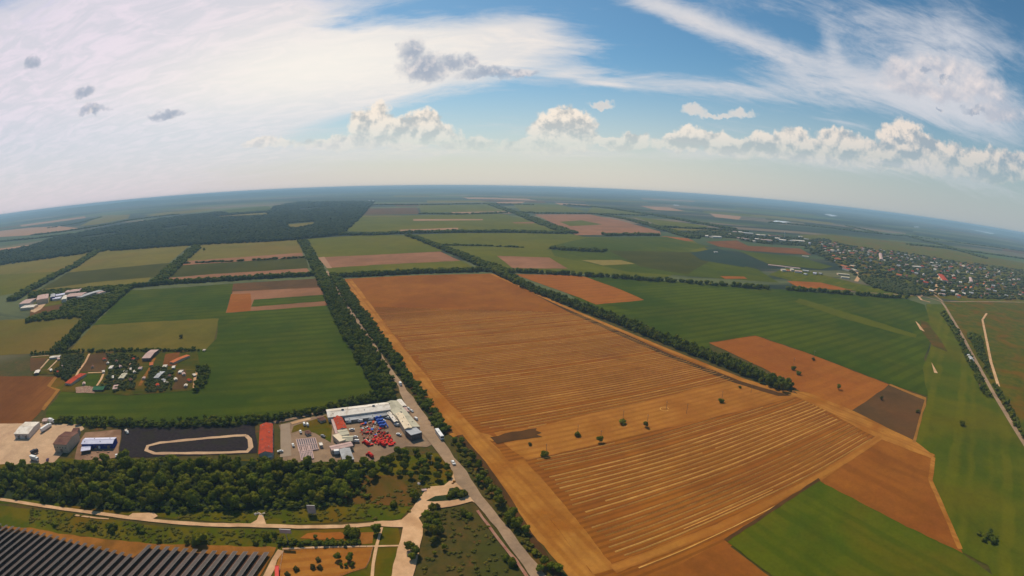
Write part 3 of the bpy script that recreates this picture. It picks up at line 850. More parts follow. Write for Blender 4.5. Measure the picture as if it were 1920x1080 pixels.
windrows('straw_windrows', [(988, 864), (1200, 820), (1500, 746), (1560, 776), (1638, 822), (1540, 888), (1350, 982), (1152, 1062), (1085, 985), (1040, 930)], 6.0, 1.4, .6, 'pale straw rows drying across the nearer half of the stubble field', 3)
windrows('straw_windrows', [(690, 575), (1095, 587), (1250, 662), (1385, 712), (1010, 799), (935, 808), (885, 795), (800, 705)], 6.0, 1.3, .5, 'pale straw rows drying across the farther half of the stubble field', 4)
windrows('straw_windrows', [(1400, 925), (1530, 905), (1360, 1010), (1180, 1080), (1160, 1062)], 9, .8, .3, 'thin straw rows at the lower edge of the stubble field', 5)

# --- low hills along the skyline
def hills():
    vs, fs = [], []
    rnd = random.Random(5)
    n = 220
    for k, (r, h0, a0, a1) in enumerate([(24000, 150, -75, -4), (33000, 190, -80, 70)]):
        b = len(vs)
        ph = [rnd.uniform(0, 6) for _ in range(5)]
        for i in range(n + 1):
            a = math.radians(a0 + (a1 - a0) * i / n)
            t = i / n * 9
            h = h0 * (.55 + .25 * math.sin(t + ph[0]) + .15 * math.sin(2.7 * t + ph[1]) + .08 * math.sin(7 * t + ph[2]))
            h *= min(1, i / 20, (n - i) / 20)
            for rr, hh in ((r - 5000, -5), (r, h), (r + 5000, -5)):
                vs.append((rr * math.sin(a), rr * math.cos(a), hh))
        for i in range(n):
            q = b + i * 3
            fs += [(q, q + 1, q + 4, q + 3), (q + 1, q + 2, q + 5, q + 4)]
    o = mesh_obj('hills', vs, fs, [mat('far_woods', (.03, .045, .02), (.05, .06, .03), .001)], smooth=True)
    tag(o, kind='structure')


hills()

# ------------------------------------------------------------------ trees
LEAF = [leafmat('leaves_dark', (.115, .128, .008), (.175, .185, .014), .10, .34),
        leafmat('leaves_mid', (.125, .140, .010), (.190, .200, .016), .10, .34),
        leafmat('leaves_dry', (.085, .075, .018), (.14, .11, .028), .16, .4)]
LEAFM = leafmat('leaves_belt', (.060, .088, .008), (.125, .145, .014), .05)
LEAFF = leafmat('leaves_far_wood', (.030, .052, .022), (.070, .092, .036), .005)
LEAFV = leafmat('leaves_village', (.060, .082, .024), (.115, .130, .040), .04)
LEAFS = leafmat('leaves_scrub', (.085, .090, .012), (.150, .135, .024), .05)
BARK = mat('bark', (.07, .05, .035), (.11, .08, .055), 2.0)


def ico(sub):
    bm = bmesh.new()
    bmesh.ops.create_icosphere(bm, subdivisions=sub, radius=1.0)
    v = np.array([p.co[:] for p in bm.verts]); f = np.array([[q.index for q in p.verts] for p in bm.faces])
    bm.free()
    return v, f


ICO1, ICO2 = ico(1), ico(2)


def crown_arrays(rs, h, rad, lobes, quads, base=0.3, leaf=.75, tall=1.0, sub=ICO1):
    """lumpy crown: several knobbly lobes with leaf clumps standing out of them"""
    V, F3, F4 = [], [], []
    nv = 0
    L = []
    zc = h * (base + (1 - base) / 2)
    rz = h * (1 - base) / 2
    for i in range(lobes):
        if i == 0: c = np.array([0, 0, zc]); r = .62
        else:
            a = i * 2.4 + rs.rand() * .8
            k = rs.uniform(.35, .62)
            zz = rs.uniform(-.55, .62)
            c = np.array([math.cos(a) * rad * k * (1 - .3 * abs(zz)), math.sin(a) * rad * k * (1 - .3 * abs(zz)), zc + zz * rz])
            r = rs.uniform(.34, .52)
        R = np.array([rad * r, rad * r, (rad * .5 + rz * .5) * r * tall])
        L.append((c, R))
        v = sub[0] * (1 + rs.uniform(-.22, .22, (len(sub[0]), 1)))
        V.append(v * R + c); F3.append(sub[1] + nv); nv += len(v)
    for q in range(quads):
        c, R = L[rs.randint(len(L))]
        n = rs.normal(size=3); n[2] = abs(n[2]) * .8 + n[2] * .2; n /= np.linalg.norm(n)
        p = c + n * R * rs.uniform(.92, 1.28)
        t = rs.normal(size=3); a = np.cross(n, t); a /= np.linalg.norm(a); b = np.cross(n, a) + n * rs.uniform(-.7, .7)
        s = leaf * rs.uniform(.5, 1.3)
        V.append(np.array([p - a * s - b * s * .6, p + a * s * .7 - b * s, p + a * s + b * s * .7, p - a * s * .6 + b * s]))
        F4.append([nv, nv + 1, nv + 2, nv + 3]); nv += 4
    V = np.concatenate(V); F3 = np.concatenate(F3)
    F4 = np.array(F4) if F4 else np.zeros((0, 4), int)
    # quads split into triangles
    F = np.concatenate([F3, F4[:, [0, 1, 2]], F4[:, [0, 2, 3]]]) if len(F4) else F3
    return V, F


def np_mesh(name, V, F, m):
    me = bpy.data.meshes.new(name)
    me.vertices.add(len(V)); me.vertices.foreach_set('co', V.astype(np.float32).ravel())
    me.loops.add(F.size); me.loops.foreach_set('vertex_index', F.astype(np.int32).ravel())
    me.polygons.add(len(F)); me.polygons.foreach_set('loop_start', np.arange(0, F.size, 3, dtype=np.int32))
    me.materials.append(m)
    me.update(calc_edges=True)
    me.validate()
    return me


rs0 = np.random.RandomState(11)
KINDS = {}   # name -> list of (crown mesh, trunk mesh)


def trunk_mesh(h, r, seed):
    rnd = random.Random(seed)
    b = MB()
    b.cyl((0, 0, -.3), (.1, 0, h * .45), r, r * .6, 7)
    for i in range(4):
        a = i * 1.6 + rnd.random(); z = h * (.25 + .07 * i)
        b.cyl((.05, 0, z), (math.cos(a) * h * .18, math.sin(a) * h * .18, z + h * .2), r * .45, r * .2, 5)
    o = b.build('trunk', BARK)
    me = o.data; bpy.data.objects.remove(o)
    return me


for kind, (h, rad, lob, q, base, leaf, mi) in {'broadleaf_tree': (10, 4.6, 9, 420, .16, .62, 0), 'light_tree': (9, 4.2, 8, 420, .14, .6, 1),
                                              'bush': (4, 2.9, 7, 260, .02, .42, 0), 'dry_bush': (3.4, 2.4, 6, 220, .02, .42, 2), 'poplar_tree': (15, 2.9, 8, 380, .08, .55, 1)}.items():
    KINDS[kind] = []
    for k in range(3):
        V, F = crown_arrays(rs0, h, rad, lob, q, base, leaf, sub=ICO2 if kind != 'dry_bush' else ICO1)
        KINDS[kind].append((np_mesh('crown', V, F, LEAF[mi]), trunk_mesh(h, .3 if h > 5 else .12, k)))
NTREE = [0]
rt = random.Random(77)


def put_tree(kind, p, size, label, group=None, cat='tree', name=None):
    """a tree as a thing of its own: trunk and crown"""
    NTREE[0] += 1
    cm, tm = KINDS[kind][rt.randrange(3)]
    e = empty(name or kind, (p.x, p.y, 0.0), rt.uniform(0, 6.28))
    e.scale = (size * rt.uniform(.88, 1.12), size * rt.uniform(.88, 1.12), size * rt.uniform(.85, 1.15))
    tag(e, label, cat, group)
    c = bpy.data.objects.new('crown', cm); COL.objects.link(c); c.parent = e
    t = bpy.data.objects.new('trunk', tm); COL.objects.link(t); t.parent = e
    return e


def px_points(poly_px, spacing, seed, jitter=.42, wpl=None):
    w = wpl or [(p.x, p.y) for p in wpoly(poly_px)]
    P = np.array(w)
    rs = np.random.RandomState(seed)
    x0, y0 = P.min(0); x1, y1 = P.max(0)
    gx, gy = np.meshgrid(np.arange(x0, x1 + spacing, spacing), np.arange(y0, y1 + spacing, spacing))
    gx = gx.ravel() + rs.uniform(-jitter, jitter, gx.size) * spacing
    gy = gy.ravel() + rs.uniform(-jitter, jitter, gy.size) * spacing
    ins = pip(gx, gy, w)
    return np.stack([gx[ins], gy[ins]], 1), rs


LODS = []
for k in range(5):
    LODS.append(crown_arrays(rs0, 1.0, .5, 4, 26, .0, .11))
FARL = []
for k in range(5):
    v = ICO1[0] * (1 + rs0.uniform(-.25, .25, (len(ICO1[0]), 1)))
    FARL.append((v * np.array([.55, .55, .5]) + np.array([0, 0, .5]), ICO1[1]))
BLOB = []
_v = np.array([[0, 0, 1.0], [.5, 0, .55], [.15, .48, .6], [-.42, .3, .5], [-.4, -.3, .62], [.16, -.46, .5], [.3, 0, 0], [-.1, .3, 0], [-.1, -.3, 0]])
_f = np.array([[0, 1, 2], [0, 2, 3], [0, 3, 4], [0, 4, 5], [0, 5, 1], [1, 6, 2], [2, 7, 3], [3, 8, 4], [4, 8, 5], [5, 6, 1], [6, 7, 2], [7, 8, 3], [8, 6, 5]])
for k in range(5):
    BLOB.append((_v * (1 + rs0.uniform(-.2, .2, (9, 1))), _f))


def canopy(name, label, pts, h, s0=7.5, seed=1, m=None, far=170.0, lod_r=1150.0, keep=1.0, cat='trees', wide=1.35, wpl=None, floor=True, holes=()):
    """a stand of trees that nobody could count, one object: crowns scattered over a patch of ground"""
    P, rs = px_points(pts, s0, seed, wpl=wpl)
    for hp in holes:
        P = P[~pip(P[:, 0], P[:, 1], [(p.x, p.y) for p in wpoly(hp)])]
    r = np.hypot(P[:, 0], P[:, 1])
    s = np.maximum(s0, r / far)
    k = rs.rand(len(P)) < (s0 / s) ** 2 * keep
    P, r, s = P[k], r[k], s[k]
    Vs, Fs, nv = [], [], 0
    for mode in range(3):
        sel = (r < lod_r) if mode == 0 else (((r >= lod_r) & (r < 2600)) if mode == 1 else (r >= 2600))
        if not sel.any(): continue
        Q, S_ = P[sel], s[sel]
        lib = (LODS, FARL, BLOB)[mode]
        vi = rs.randint(0, len(lib), len(Q))
        for j in range(len(lib)):
            a = vi == j
            if not a.any(): continue
            V0, F0 = lib[j]
            n = a.sum()
            th = rs.uniform(0, 6.28, n)
            sw = S_[a] * wide * rs.uniform(.8, 1.3, n)
            sh = h * rs.uniform(.6, 1.2, n)
            c, s_ = np.cos(th), np.sin(th)
            X = (V0[None, :, 0] * c[:, None] - V0[None, :, 1] * s_[:, None]) * sw[:, None] + Q[a][:, 0][:, None]
            Y = (V0[None, :, 0] * s_[:, None] + V0[None, :, 1] * c[:, None]) * sw[:, None] + Q[a][:, 1][:, None]
            Z = V0[None, :, 2] * sh[:, None] + np.zeros((n, 1))
            V = np.stack([X, Y, Z], 2).reshape(-1, 3)
            F = (F0[None] + (np.arange(n) * len(V0))[:, None, None]).reshape(-1, 3) + nv
            Vs.append(V); Fs.append(F); nv += len(V)
    if not Vs: return None
    me = np_mesh(name, np.concatenate(Vs), np.concatenate(Fs), m or LEAFM)
    o = bpy.data.objects.new(name, me); COL.objects.link(o)
    tag(o, label, cat, kind='stuff')
    if floor:
        if wpl: sheet('forest_floor', None, FL, 1, world_pts=[Vector((a, b, 0)) for a, b in wpl])
        else: sheet('forest_floor', pts, FL, 1)
    return o


def belt(label, line, width, h, s0=7.5, seed=1, widths=None, keep=1.0, m=None, name='tree_belt'):
    L, Rr = strip_pts(line, width, widths)
    w = [(p.x, p.y) for p in L] + [(p.x, p.y) for p in Rr[::-1]]
    return canopy(name, label, None, h, s0, seed, m=m, wpl=w, keep=keep)


# ---- stands too dense to count
canopy('tree_belt', 'broad dark green tree belt along the west side of the straight road', [(560, 452), (576, 452), (603, 500), (613, 516), (640, 565), (668, 606), (698, 652), (727, 702), (738, 722), (742, 738), (722, 738), (700, 732), (692, 718), (657, 655), (627, 605), (606, 550), (590, 515)], 10, 7, 21)
canopy('tree_belt', 'narrow tree belt between the straight road and the stubble field', [(617, 512), (643, 524), (655, 545), (690, 592), (760, 688), (800, 745), (832, 790), (846, 812), (826, 812), (806, 786), (780, 746), (760, 720), (742, 696), (704, 646), (670, 598), (643, 560)], 8, 6.5, 22)
belt('long tree belt between the stubble field and the green fields right of it', [(925, 508), (1000, 545), (1080, 575), (1180, 612), (1260, 645), (1340, 676), (1420, 708), (1478, 733)], 26, 13, 7, 23)
belt('dark tree row above the stubble field from the road to the crossing', [(622, 520), (700, 516), (800, 511), (905, 508), (945, 510)], 28, 12, 8, 24)
belt('tree belt running from the crossing up to the far cross belt', [(765, 442), (800, 455), (850, 474), (900, 495), (950, 514)], 34, 13, 8, 25, widths=(22, 44))
belt('uneven tree row between the orange strip and the far fields on the right', [(945, 509), (1060, 515), (1180, 523), (1300, 532), (1440, 542)], 20, 12, 9, 26, keep=.75)
belt('dotted tree row ending short of the village junction', [(1462, 543), (1560, 550), (1640, 556), (1700, 560)], 16, 12, 9, 27, keep=.7)
belt('tree row above the green fields from the factory to the road', [(190, 545), (250, 538), (330, 531), (416, 526), (500, 521), (588, 516)], 26, 12, 8, 28)
belt('slanting tree belt from the cross row down to the garden plots', [(240, 540), (215, 560), (180, 592), (150, 620), (128, 645), (108, 662)], 26, 12, 7, 29, widths=(40, 24))
belt('slanting tree belt between the olive fields and the striped fields', [(372, 462), (340, 490), (318, 510), (296, 530)], 42, 12, 8, 30)
belt('slanting tree belt at the far left between two olive fields', [(184, 471), (140, 500), (100, 520), (64, 540), (20, 565)], 38, 12, 8, 31)
belt('thin tree line between the orange strip and the dark field', [(342, 494), (420, 491), (500, 487), (570, 483)], 14, 7, 9, 32, keep=.8)
belt('dark cross belt below the far olive fields', [(640, 440), (700, 440), (760, 437), (860, 435), (960, 435), (1062, 438)], 70, 13, 10, 33)
belt('far diagonal tree belt running down from the skyline', [(915, 382), (970, 400), (1010, 416), (1070, 438)], 80, 13, 10, 34)
belt('dark short hedge line in the far orange field', [(1132, 441), (1180, 441), (1234, 441)], 70, 13, 10, 35)
belt('loose row of trees standing between the far green fields', [(1030, 466), (1070, 469), (1138, 472)], 50, 13, 10, 36, keep=.8)
belt('thin dark hedge crossing the far green field', [(808, 459), (900, 461), (980, 464)], 18, 7, 10, 37)
for i, (ln, w, lb) in enumerate([([(785, 401), (860, 402), (960, 399), (1000, 399)], 70, 'hairline tree belt below the far pink strips'), ([(1000, 400), (1100, 401), (1210, 404)], 60, 'hairline tree belt above the far orange field'),
                               ([(1125, 402), (1180, 412), (1245, 430), (1300, 447)], 70, 'far tree belt slanting toward the sheds at the village edge'), ([(1060, 384), (1140, 390), (1230, 404), (1330, 422), (1380, 431)], 110, 'long blue-green tree belt slanting behind the village sheds'),
                               ([(690, 384), (800, 384), (900, 382), (1000, 384)], 110, 'faint belt of woods beyond the far fields'), ([(1240, 426), (1330, 430), (1400, 435)], 50, 'thin hedge above the village sheds'),
                               ([(1550, 427), (1600, 434), (1645, 438)], 80, 'blue-green tree belt above the village'), ([(1645, 438), (1700, 443), (1760, 458), (1800, 470), (1850, 485)], 80, 'dark tree belt slanting behind the right side of the village'),
                               ([(1700, 459), (1740, 462), (1790, 467)], 70, 'short dark belt above the village roofs'), ([(1590, 424), (1645, 437)], 70, 'short slanting belt meeting the belt above the village'),
                               ([(1780, 467), (1860, 477), (1950, 490)], 60, 'tree belt running out to the right above the village'), ([(1700, 442), (1780, 453), (1860, 463), (1950, 476)], 60, 'thin far hedge on the right plain'),
                               ([(1440, 417), (1520, 424), (1600, 432)], 90, 'thin hedge near the far pond'), ([(60, 441), (110, 436), (180, 425), (250, 412), (330, 402)], 80, 'dark wood edge on the far left hills'), ([(-20, 455), (60, 448), (130, 440)], 60, 'hedge between the pink fields at the far left'),
                               ([(90, 428), (140, 420), (190, 407)], 80, 'small dark wood strip at the far left')]):
    belt(lb, ln, w, 13, 12, 40 + i)
canopy('forest', 'wide dark forest spreading across the far left plain', [(-30, 478), (56, 463), (110, 444), (180, 431), (240, 420), (300, 411), (405, 398), (500, 393), (520, 386), (560, 379), (640, 378), (702, 378), (690, 392), (672, 412), (642, 440), (560, 450), (470, 455), (360, 460), (250, 468), (180, 473), (56, 490), (-30, 502)], 15, 12, 61, m=LEAFF, far=150, wide=1.35, holes=([(538, 419), (592, 415), (592, 421), (560, 429), (540, 429)], [(404, 406), (502, 398), (504, 404), (408, 409)], [(405, 396), (500, 387), (515, 390), (505, 396), (430, 401)], [(268, 407), (300, 400), (395, 390), (405, 394), (330, 403)], [(555, 392), (600, 388), (604, 391), (560, 396)], [(300, 428), (352, 422), (356, 426), (310, 432)], [(150, 445), (215, 436), (220, 440), (160, 449)]))
# woods and garden greenery around the yards
canopy('tree_belt', 'dark hedge of trees behind the yards at the foot of the big green field', [(90, 792), (180, 800), (300, 803), (430, 799), (500, 793), (560, 784), (610, 774), (660, 762), (745, 748), (742, 735), (690, 742), (620, 762), (540, 780), (430, 788), (300, 794), (120, 786)], 7.5, 5.5, 71)
canopy('shrubbery', 'green gardens and fruit trees between the allotment huts', [(120, 668), (160, 665), (150, 690), (140, 700), (126, 715), (100, 702), (110, 690)], 5, 4.5, 72, m=LEAFV, floor=False)
canopy('shrubbery', 'green gardens and fruit trees around the middle of the allotments', [(200, 664), (260, 668), (262, 690), (250, 730), (215, 735), (190, 728), (205, 700)], 4, 5, 73, m=LEAFV, keep=.65, floor=False)
canopy('shrubbery', 'bushes at the lower right of the allotments', [(285, 690), (300, 688), (325, 700), (322, 735), (275, 737), (270, 725)], 4, 4.5, 74, m=LEAFV, keep=.75, floor=False)
belt('line of small trees along the upper edge of the allotments', [(56, 665), (160, 660), (250, 659), (340, 659), (375, 657)], 9, 6, 5, 75, keep=.85)
canopy('tree_belt', 'dark clump of trees closing the allotments on the right', [(368, 690), (390, 688), (392, 712), (378, 733), (366, 736), (364, 722), (372, 712)], 7, 5.5, 76)
canopy('shrubbery', 'trees around the factory roofs at the left edge', [(130, 566), (190, 556), (240, 545), (215, 565), (172, 594), (100, 600), (50, 606), (54, 596), (110, 585)], 9, 8, 77, keep=.75)
canopy('tree_belt', 'tree row behind the factory roofs at the left edge', [(56, 549), (120, 545), (190, 540), (240, 538), (230, 546), (120, 553), (56, 560)], 9, 8, 78, floor=False)
canopy('undergrowth', 'scrub and young trees right of the straight road below the bus', [(842, 825), (868, 832), (890, 852), (915, 885), (940, 930), (965, 975), (1010, 1040), (1048, 1100), (1040, 1100), (1010, 1060), (960, 995), (925, 950), (900, 912), (862, 866)], 2.2, 3.6, 79, m=LEAFS, keep=.6, floor=False)
canopy('undergrowth', 'low scrub scattered over the rough ground beside the junction', [(820, 955), (885, 948), (930, 1000), (980, 1075), (1000, 1100), (790, 1100), (800, 1020)], 1.0, 2.8, 80, m=LEAFS, keep=.16, floor=False)
canopy('undergrowth', 'low scrub on the rough strip below the pale dirt road', [(56, 952), (200, 975), (300, 990), (500, 995), (540, 992), (520, 1024), (300, 1018), (180, 1006), (56, 985)], 1.1, 2.8, 81, m=LEAFS, keep=.4, floor=False)
canopy('undergrowth', 'low scrub on the dry ground between the woodland and the junction', [(560, 950), (690, 940), (800, 900), (820, 905), (770, 960), (700, 975), (500, 980), (300, 970)], 1.1, 2.8, 82, m=LEAFS, keep=.35, floor=False)
canopy('undergrowth', 'dense low shrubs under the woodland strip', [(-20, 880), (56, 874), (150, 868), (250, 862), (500, 866), (640, 870), (700, 880), (690, 938), (600, 952), (500, 957), (300, 962), (200, 957), (59, 938), (-20, 932)], 4.5, 4.5, 83, m=LEAFM, keep=.6)
canopy('shrubbery', 'trees and gardens filling the village between its roofs', [(1500, 448), (1540, 447), (1600, 462), (1700, 474), (1780, 488), (1960, 512), (1960, 564), (1860, 562), (1770, 555), (1700, 556), (1640, 542), (1600, 515), (1555, 490), (1510, 470)], 8, 10, 84, m=LEAFV, keep=.24, floor=False)
canopy('tree_belt', 'dark wooded slope below the village roofs', [(1610, 520), (1680, 530), (1725, 540), (1722, 554), (1690, 553), (1640, 540)], 9, 9, 85, m=LEAFV)
canopy('tree_belt', 'dark trees around the far sheds of the village', [(1286, 436), (1330, 433), (1400, 440), (1380, 447), (1330, 444), (1290, 444)], 12, 10, 86, m=LEAFV)
canopy('shrubbery', 'trees among the industrial sheds above the village', [(1380, 440), (1500, 446), (1540, 452), (1520, 462), (1440, 458), (1390, 452)], 9, 10, 87, m=LEAFV, keep=.35)
belt('scrubby tree line along the valley road on the right', [(1765, 585), (1790, 620), (1812, 665), (1835, 710), (1850, 745)], 14, 7, 6, 88, keep=.7)
canopy('tree_belt', 'dark woods at the right edge beyond the valley road', [(1812, 625), (1838, 632), (1852, 690), (1870, 745), (1960, 900), (1900, 780), (1850, 700)], 8, 7, 89)
canopy('tree_belt', 'trees at the lower right corner beside the meadow', [(1832, 1000), (1862, 992), (1875, 1015), (1862, 1030), (1840, 1020)], 5, 5.5, 90, keep=.6)
belt('short hedge of dark shrubs above the fenced brown field', [(522, 1018), (590, 1020), (640, 1021), (674, 1017)], 6, 3.5, 3.2, 91, m=LEAFM)

# ---- single trees
WOOD = [(-20, 890), (56, 884), (150, 876), (250, 870), (500, 874), (640, 878), (690, 886), (684, 932), (600, 946), (500, 952), (300, 957), (200, 952), (59, 933), (-20, 927)]
P, rs = px_points(WOOD, 10.6, 5)
for i, (x, y) in enumerate(P):
    k = 'broadleaf_tree' if rs.rand() < .5 else 'light_tree'
    put_tree(k, Vector((x, y, 0)), rs.uniform(.72, 1.42), 'dark green tree crowded into the woodland strip above the pale dirt road' if k == 'broadleaf_tree' else 'lighter green tree crowded into the woodland strip above the pale dirt road', 'trees of the woodland strip')
n_wood = NTREE[0]
P, rs = px_points([(690, 880), (745, 862), (792, 852), (800, 850), (835, 868), (848, 888), (840, 900), (800, 905), (740, 900), (700, 900)], 9.5, 6)
for x, y in P:
    put_tree('broadleaf_tree' if rs.rand() < .5 else 'light_tree', Vector((x, y, 0)), rs.uniform(.55, .95), 'tree of the small copse between the machinery yard and the junction', 'trees of the copse by the junction')
P, rs = px_points([(600, 868), (650, 872), (700, 872), (740, 852), (790, 846), (800, 850), (700, 885), (600, 880)], 10.5, 7)
for x, y in P:
    put_tree('broadleaf_tree', Vector((x, y, 0)), rs.uniform(.6, .9), 'dark tree screening the lower edge of the machinery yard', 'trees along the lower edge of the machinery yard')
for x, y, s in [(860, 842, .7), (872, 850, .5), (886, 862, .8), (897, 880, .75), (905, 892, .6), (900, 905, .8), (915, 912, .85), (922, 926, .8), (934, 935, .7), (936, 948, .9), (866, 832, .6), (880, 875, .5), (853, 828, .55)]:
    put_tree('broadleaf_tree', gp(x, y), s, 'dark tree in the loose row right of the straight road near the junction', 'trees right of the road near the junction')
for x, y, s in [(958, 975, 1.0), (968, 990, 1.05), (952, 982, .7), (985, 1000, .6), (1020, 1060, .7), (1032, 1068, .6), (1045, 1072, .7), (1012, 1072, .6), (1002, 1040, .45)]:
    put_tree('broadleaf_tree', gp(x, y), s, 'dark tree beside the straight road at the lower edge of the view', 'trees right of the road at the lower edge')
for x, y, s in [(812, 962, .75), (818, 975, .6), (800, 975, .8), (808, 985, .8), (820, 990, .85), (802, 995, .7), (814, 1004, .8), (827, 1000, .6), (812, 1018, .6), (770, 1034, .75), (780, 1040, .7), (773, 1050, .55), (815, 1040, .35), (833, 1030, .4)]:
    put_tree('broadleaf_tree', gp(x, y), s, 'dark tree in the clump right of the pale junction road', 'trees right of the junction road')
for x, y, s in [(848, 930, .5), (856, 927, .55), (864, 932, .5), (872, 930, .45), (842, 934, .4)]:
    put_tree('bush', gp(x, y), s * 2.4, 'bush on the green island of the road junction', 'bushes on the junction island', 'bush')
for x, y, s in [(738, 950, 1.2), (778, 935, 1.4), (775, 925, 1.0), (740, 946, .9), (870, 965, 1.1), (880, 970, .9), (960, 1060, 1.2), (948, 1050, 1.0)]:
    put_tree('bush', gp(x, y), s, 'lone shrub on the dry grass around the junction', 'shrubs on the dry grass around the junction', 'bush')
for x, y, s in [(105, 985, 1.0), (168, 988, 1.1), (178, 992, 1.0), (208, 992, 1.2), (212, 999, 1.0), (218, 990, .8), (262, 995, 1.1), (268, 998, .9), (378, 1018, 2.0), (366, 1022, 1.2), (352, 1020, 1.0), (300, 1016, 1.0), (500, 1010, 1.2), (515, 1005, .9), (480, 1020, 1.0), (655, 1004, 1.7), (664, 1008, 1.5), (668, 1000, 1.3)]:
    put_tree('bush', gp(x, y), s, 'dark shrub on the rough strip between the dirt road and the solar rows', 'shrubs between the dirt road and the solar rows', 'bush')
for x, y, s, lb in [(634, 1050, .62, 'slim tree, left one of the pair in the fenced brown field'), (657, 1052, .6, 'rounder tree, right one of the pair in the fenced brown field'), (640, 1062, .3, 'small shrub under the slim tree in the fenced field'),
                    (649, 1063, .34, 'small shrub between the two trees in the fenced field'), (661, 1062, .34, 'small shrub under the rounder tree in the fenced field'), (706, 1000, .75, 'small tree at the corner of the dirt road and the narrow track'),
                    (592, 1010, .35, 'single shrub inside the oval dirt patch')]:
    put_tree('broadleaf_tree', gp(x, y), s, lb)
for x, y in [(587, 1066), (600, 1066), (597, 1052), (556, 1070), (540, 1080)]:
    put_tree('dry_bush', gp(x, y), .9, 'dark dry bush in the fenced brown field', 'dry bushes in the fenced brown field', 'bush')
for kind, x, y, s, lb in [('bush', 1021, 856, 1.3, 'bush at a pole foot, nearest the straight road, in the pale strip of stubble'), ('bush', 1083, 818, 1.25, 'round dark bush in the pale strip, left of the five poles'),
                          ('broadleaf_tree', 1124, 830, .68, 'largest dark tree at a pole foot in the pale stubble strip'), ('bush', 1167, 795, 1.3, 'round dark tree with a shadow bar in the pale stubble strip'),
                          ('broadleaf_tree', 1210, 801, .62, 'dark tree at a pole foot in the middle of the pale strip'), ('bush', 1352, 755, 1.3, 'dark bush at the pole near the end of the pale strip'),
                          ('broadleaf_tree', 1572, 731, .7, 'lone dark tree in the orange stubble beside the brown plot'), ('bush', 1487, 694, 1.4, 'dark bush at the pole foot in the right-hand stubble'),
                          ('bush', 1497, 703, 1.2, 'lower dark bush of the two in the right-hand stubble'), ('dry_bush', 1525, 676, 1.3, 'small dry bush near the upper edge of the right-hand stubble'),
                          ('dry_bush', 994, 835, .8, 'tiny bush beside the dark ploughed patch'), ('dry_bush', 1652, 750, 1.3, 'small bush in the middle of the brown plot'), ('dry_bush', 1720, 774, 1.4, 'small bush at the right edge of the brown plot'),
                          ('bush', 1803, 798, 1.3, 'lone bush in the striped valley meadow'), ('broadleaf_tree', 383, 471, 1.3, 'lone dark tree in the far olive field'), ('dry_bush', 340, 634, 1.8, 'small dark tree in the olive field above the allotments'),
                          ('bush', 1387, 728, .7, 'tiny bush by the top of the pale stubble strip'), ('dry_bush', 820, 952, 1.0, 'small dark shrub on the edge of the junction road')]:
    put_tree(kind, gp(x, y), s, lb, cat='bush' if 'bush' in kind else 'tree')
print('trees', NTREE[0], 'wood', n_wood)

# ------------------------------------------------------------------ buildings
WALL_W = mat('wall_white', (.55, .48, .42), (.62, .55, .48), .3)
WALL_C = mat('wall_cream', (.50, .38, .26), (.56, .43, .30), .3)
WALL_G = mat('wall_grey', (.26, .22, .19), (.31, .27, .23), .3)
WALL_B = mat('wall_blue', (.03, .04, .22), (.04, .05, .28), .3)
WALL_D = mat('wall_dark', (.10, .07, .06), (.14, .10, .08), .3)
ROOF_W = mat('roof_white', (.74, .66, .56), (.86, .78, .68), .35, c3=(.58, .48, .38), big=.09, detail=7)
ROOF_T = mat('roof_tan', (.52, .47, .34), (.60, .54, .40), .15, c3=(.42, .38, .28), big=.06)
ROOF_G = mat('roof_grey', (.42, .42, .42), (.50, .50, .50), .15, c3=(.34, .33, .32), big=.06)
ROOF_L = mat('roof_lilac_white', (.62, .60, .74), (.70, .68, .80), .15)
ROOF_R = mat('roof_red', (.42, .060, .028), (.50, .080, .036), .2, c3=(.30, .06, .035), big=.14, detail=7)
ROOF_O = mat('roof_orange', (.46, .13, .05), (.54, .16, .06), .2)
ROOF_B = mat('roof_brown', (.17, .085, .060), (.21, .105, .075), .2, c3=(.13, .06, .05), big=.07)
ROOF_P = mat('roof_pink', (.50, .34, .30), (.58, .40, .35), .2)
ROOF_GN = mat('roof_green', (.05, .14, .07), (.07, .18, .09), .3)
GLASS = mat('window_glass', (.03, .04, .05), (.05, .06, .07), .5, rough=.15, spec=.5)
DOORM = mat('door_metal', (.20, .14, .10), (.26, .18, .13), 1.0)
METAL = mat('metal_grey', (.30, .28, .26), (.36, .34, .31), 2.0, rough=.5, spec=.4)


def qb(name, label, px, h, rise=1.0, wall=WALL_W, roof=ROOF_W, flat=False, over=.35, doors=0, wins=0, cat='building', group=None, skylights=0):
    """building whose eave corners are seen at four photo pixels (first edge is a long side)"""
    q = [gp(x, y, h) for x, y in px]
    c = sum(q, Vector()) / 4
    a = (q[1] - q[0]) + (q[2] - q[3]); a.z = 0
    L = a.length / 2
    u = a.normalized(); n = Vector((-u.y, u.x, 0))
    Wd = abs(((q[3] + q[2]) / 2 - (q[0] + q[1]) / 2).dot(n))
    e = empty(name, (c.x, c.y, 0), math.atan2(u.y, u.x))
    tag(e, label, cat, group)
    gable_parts(e, L, Wd, h, rise, wall, roof, flat, over, doors, wins, skylights)
    return e


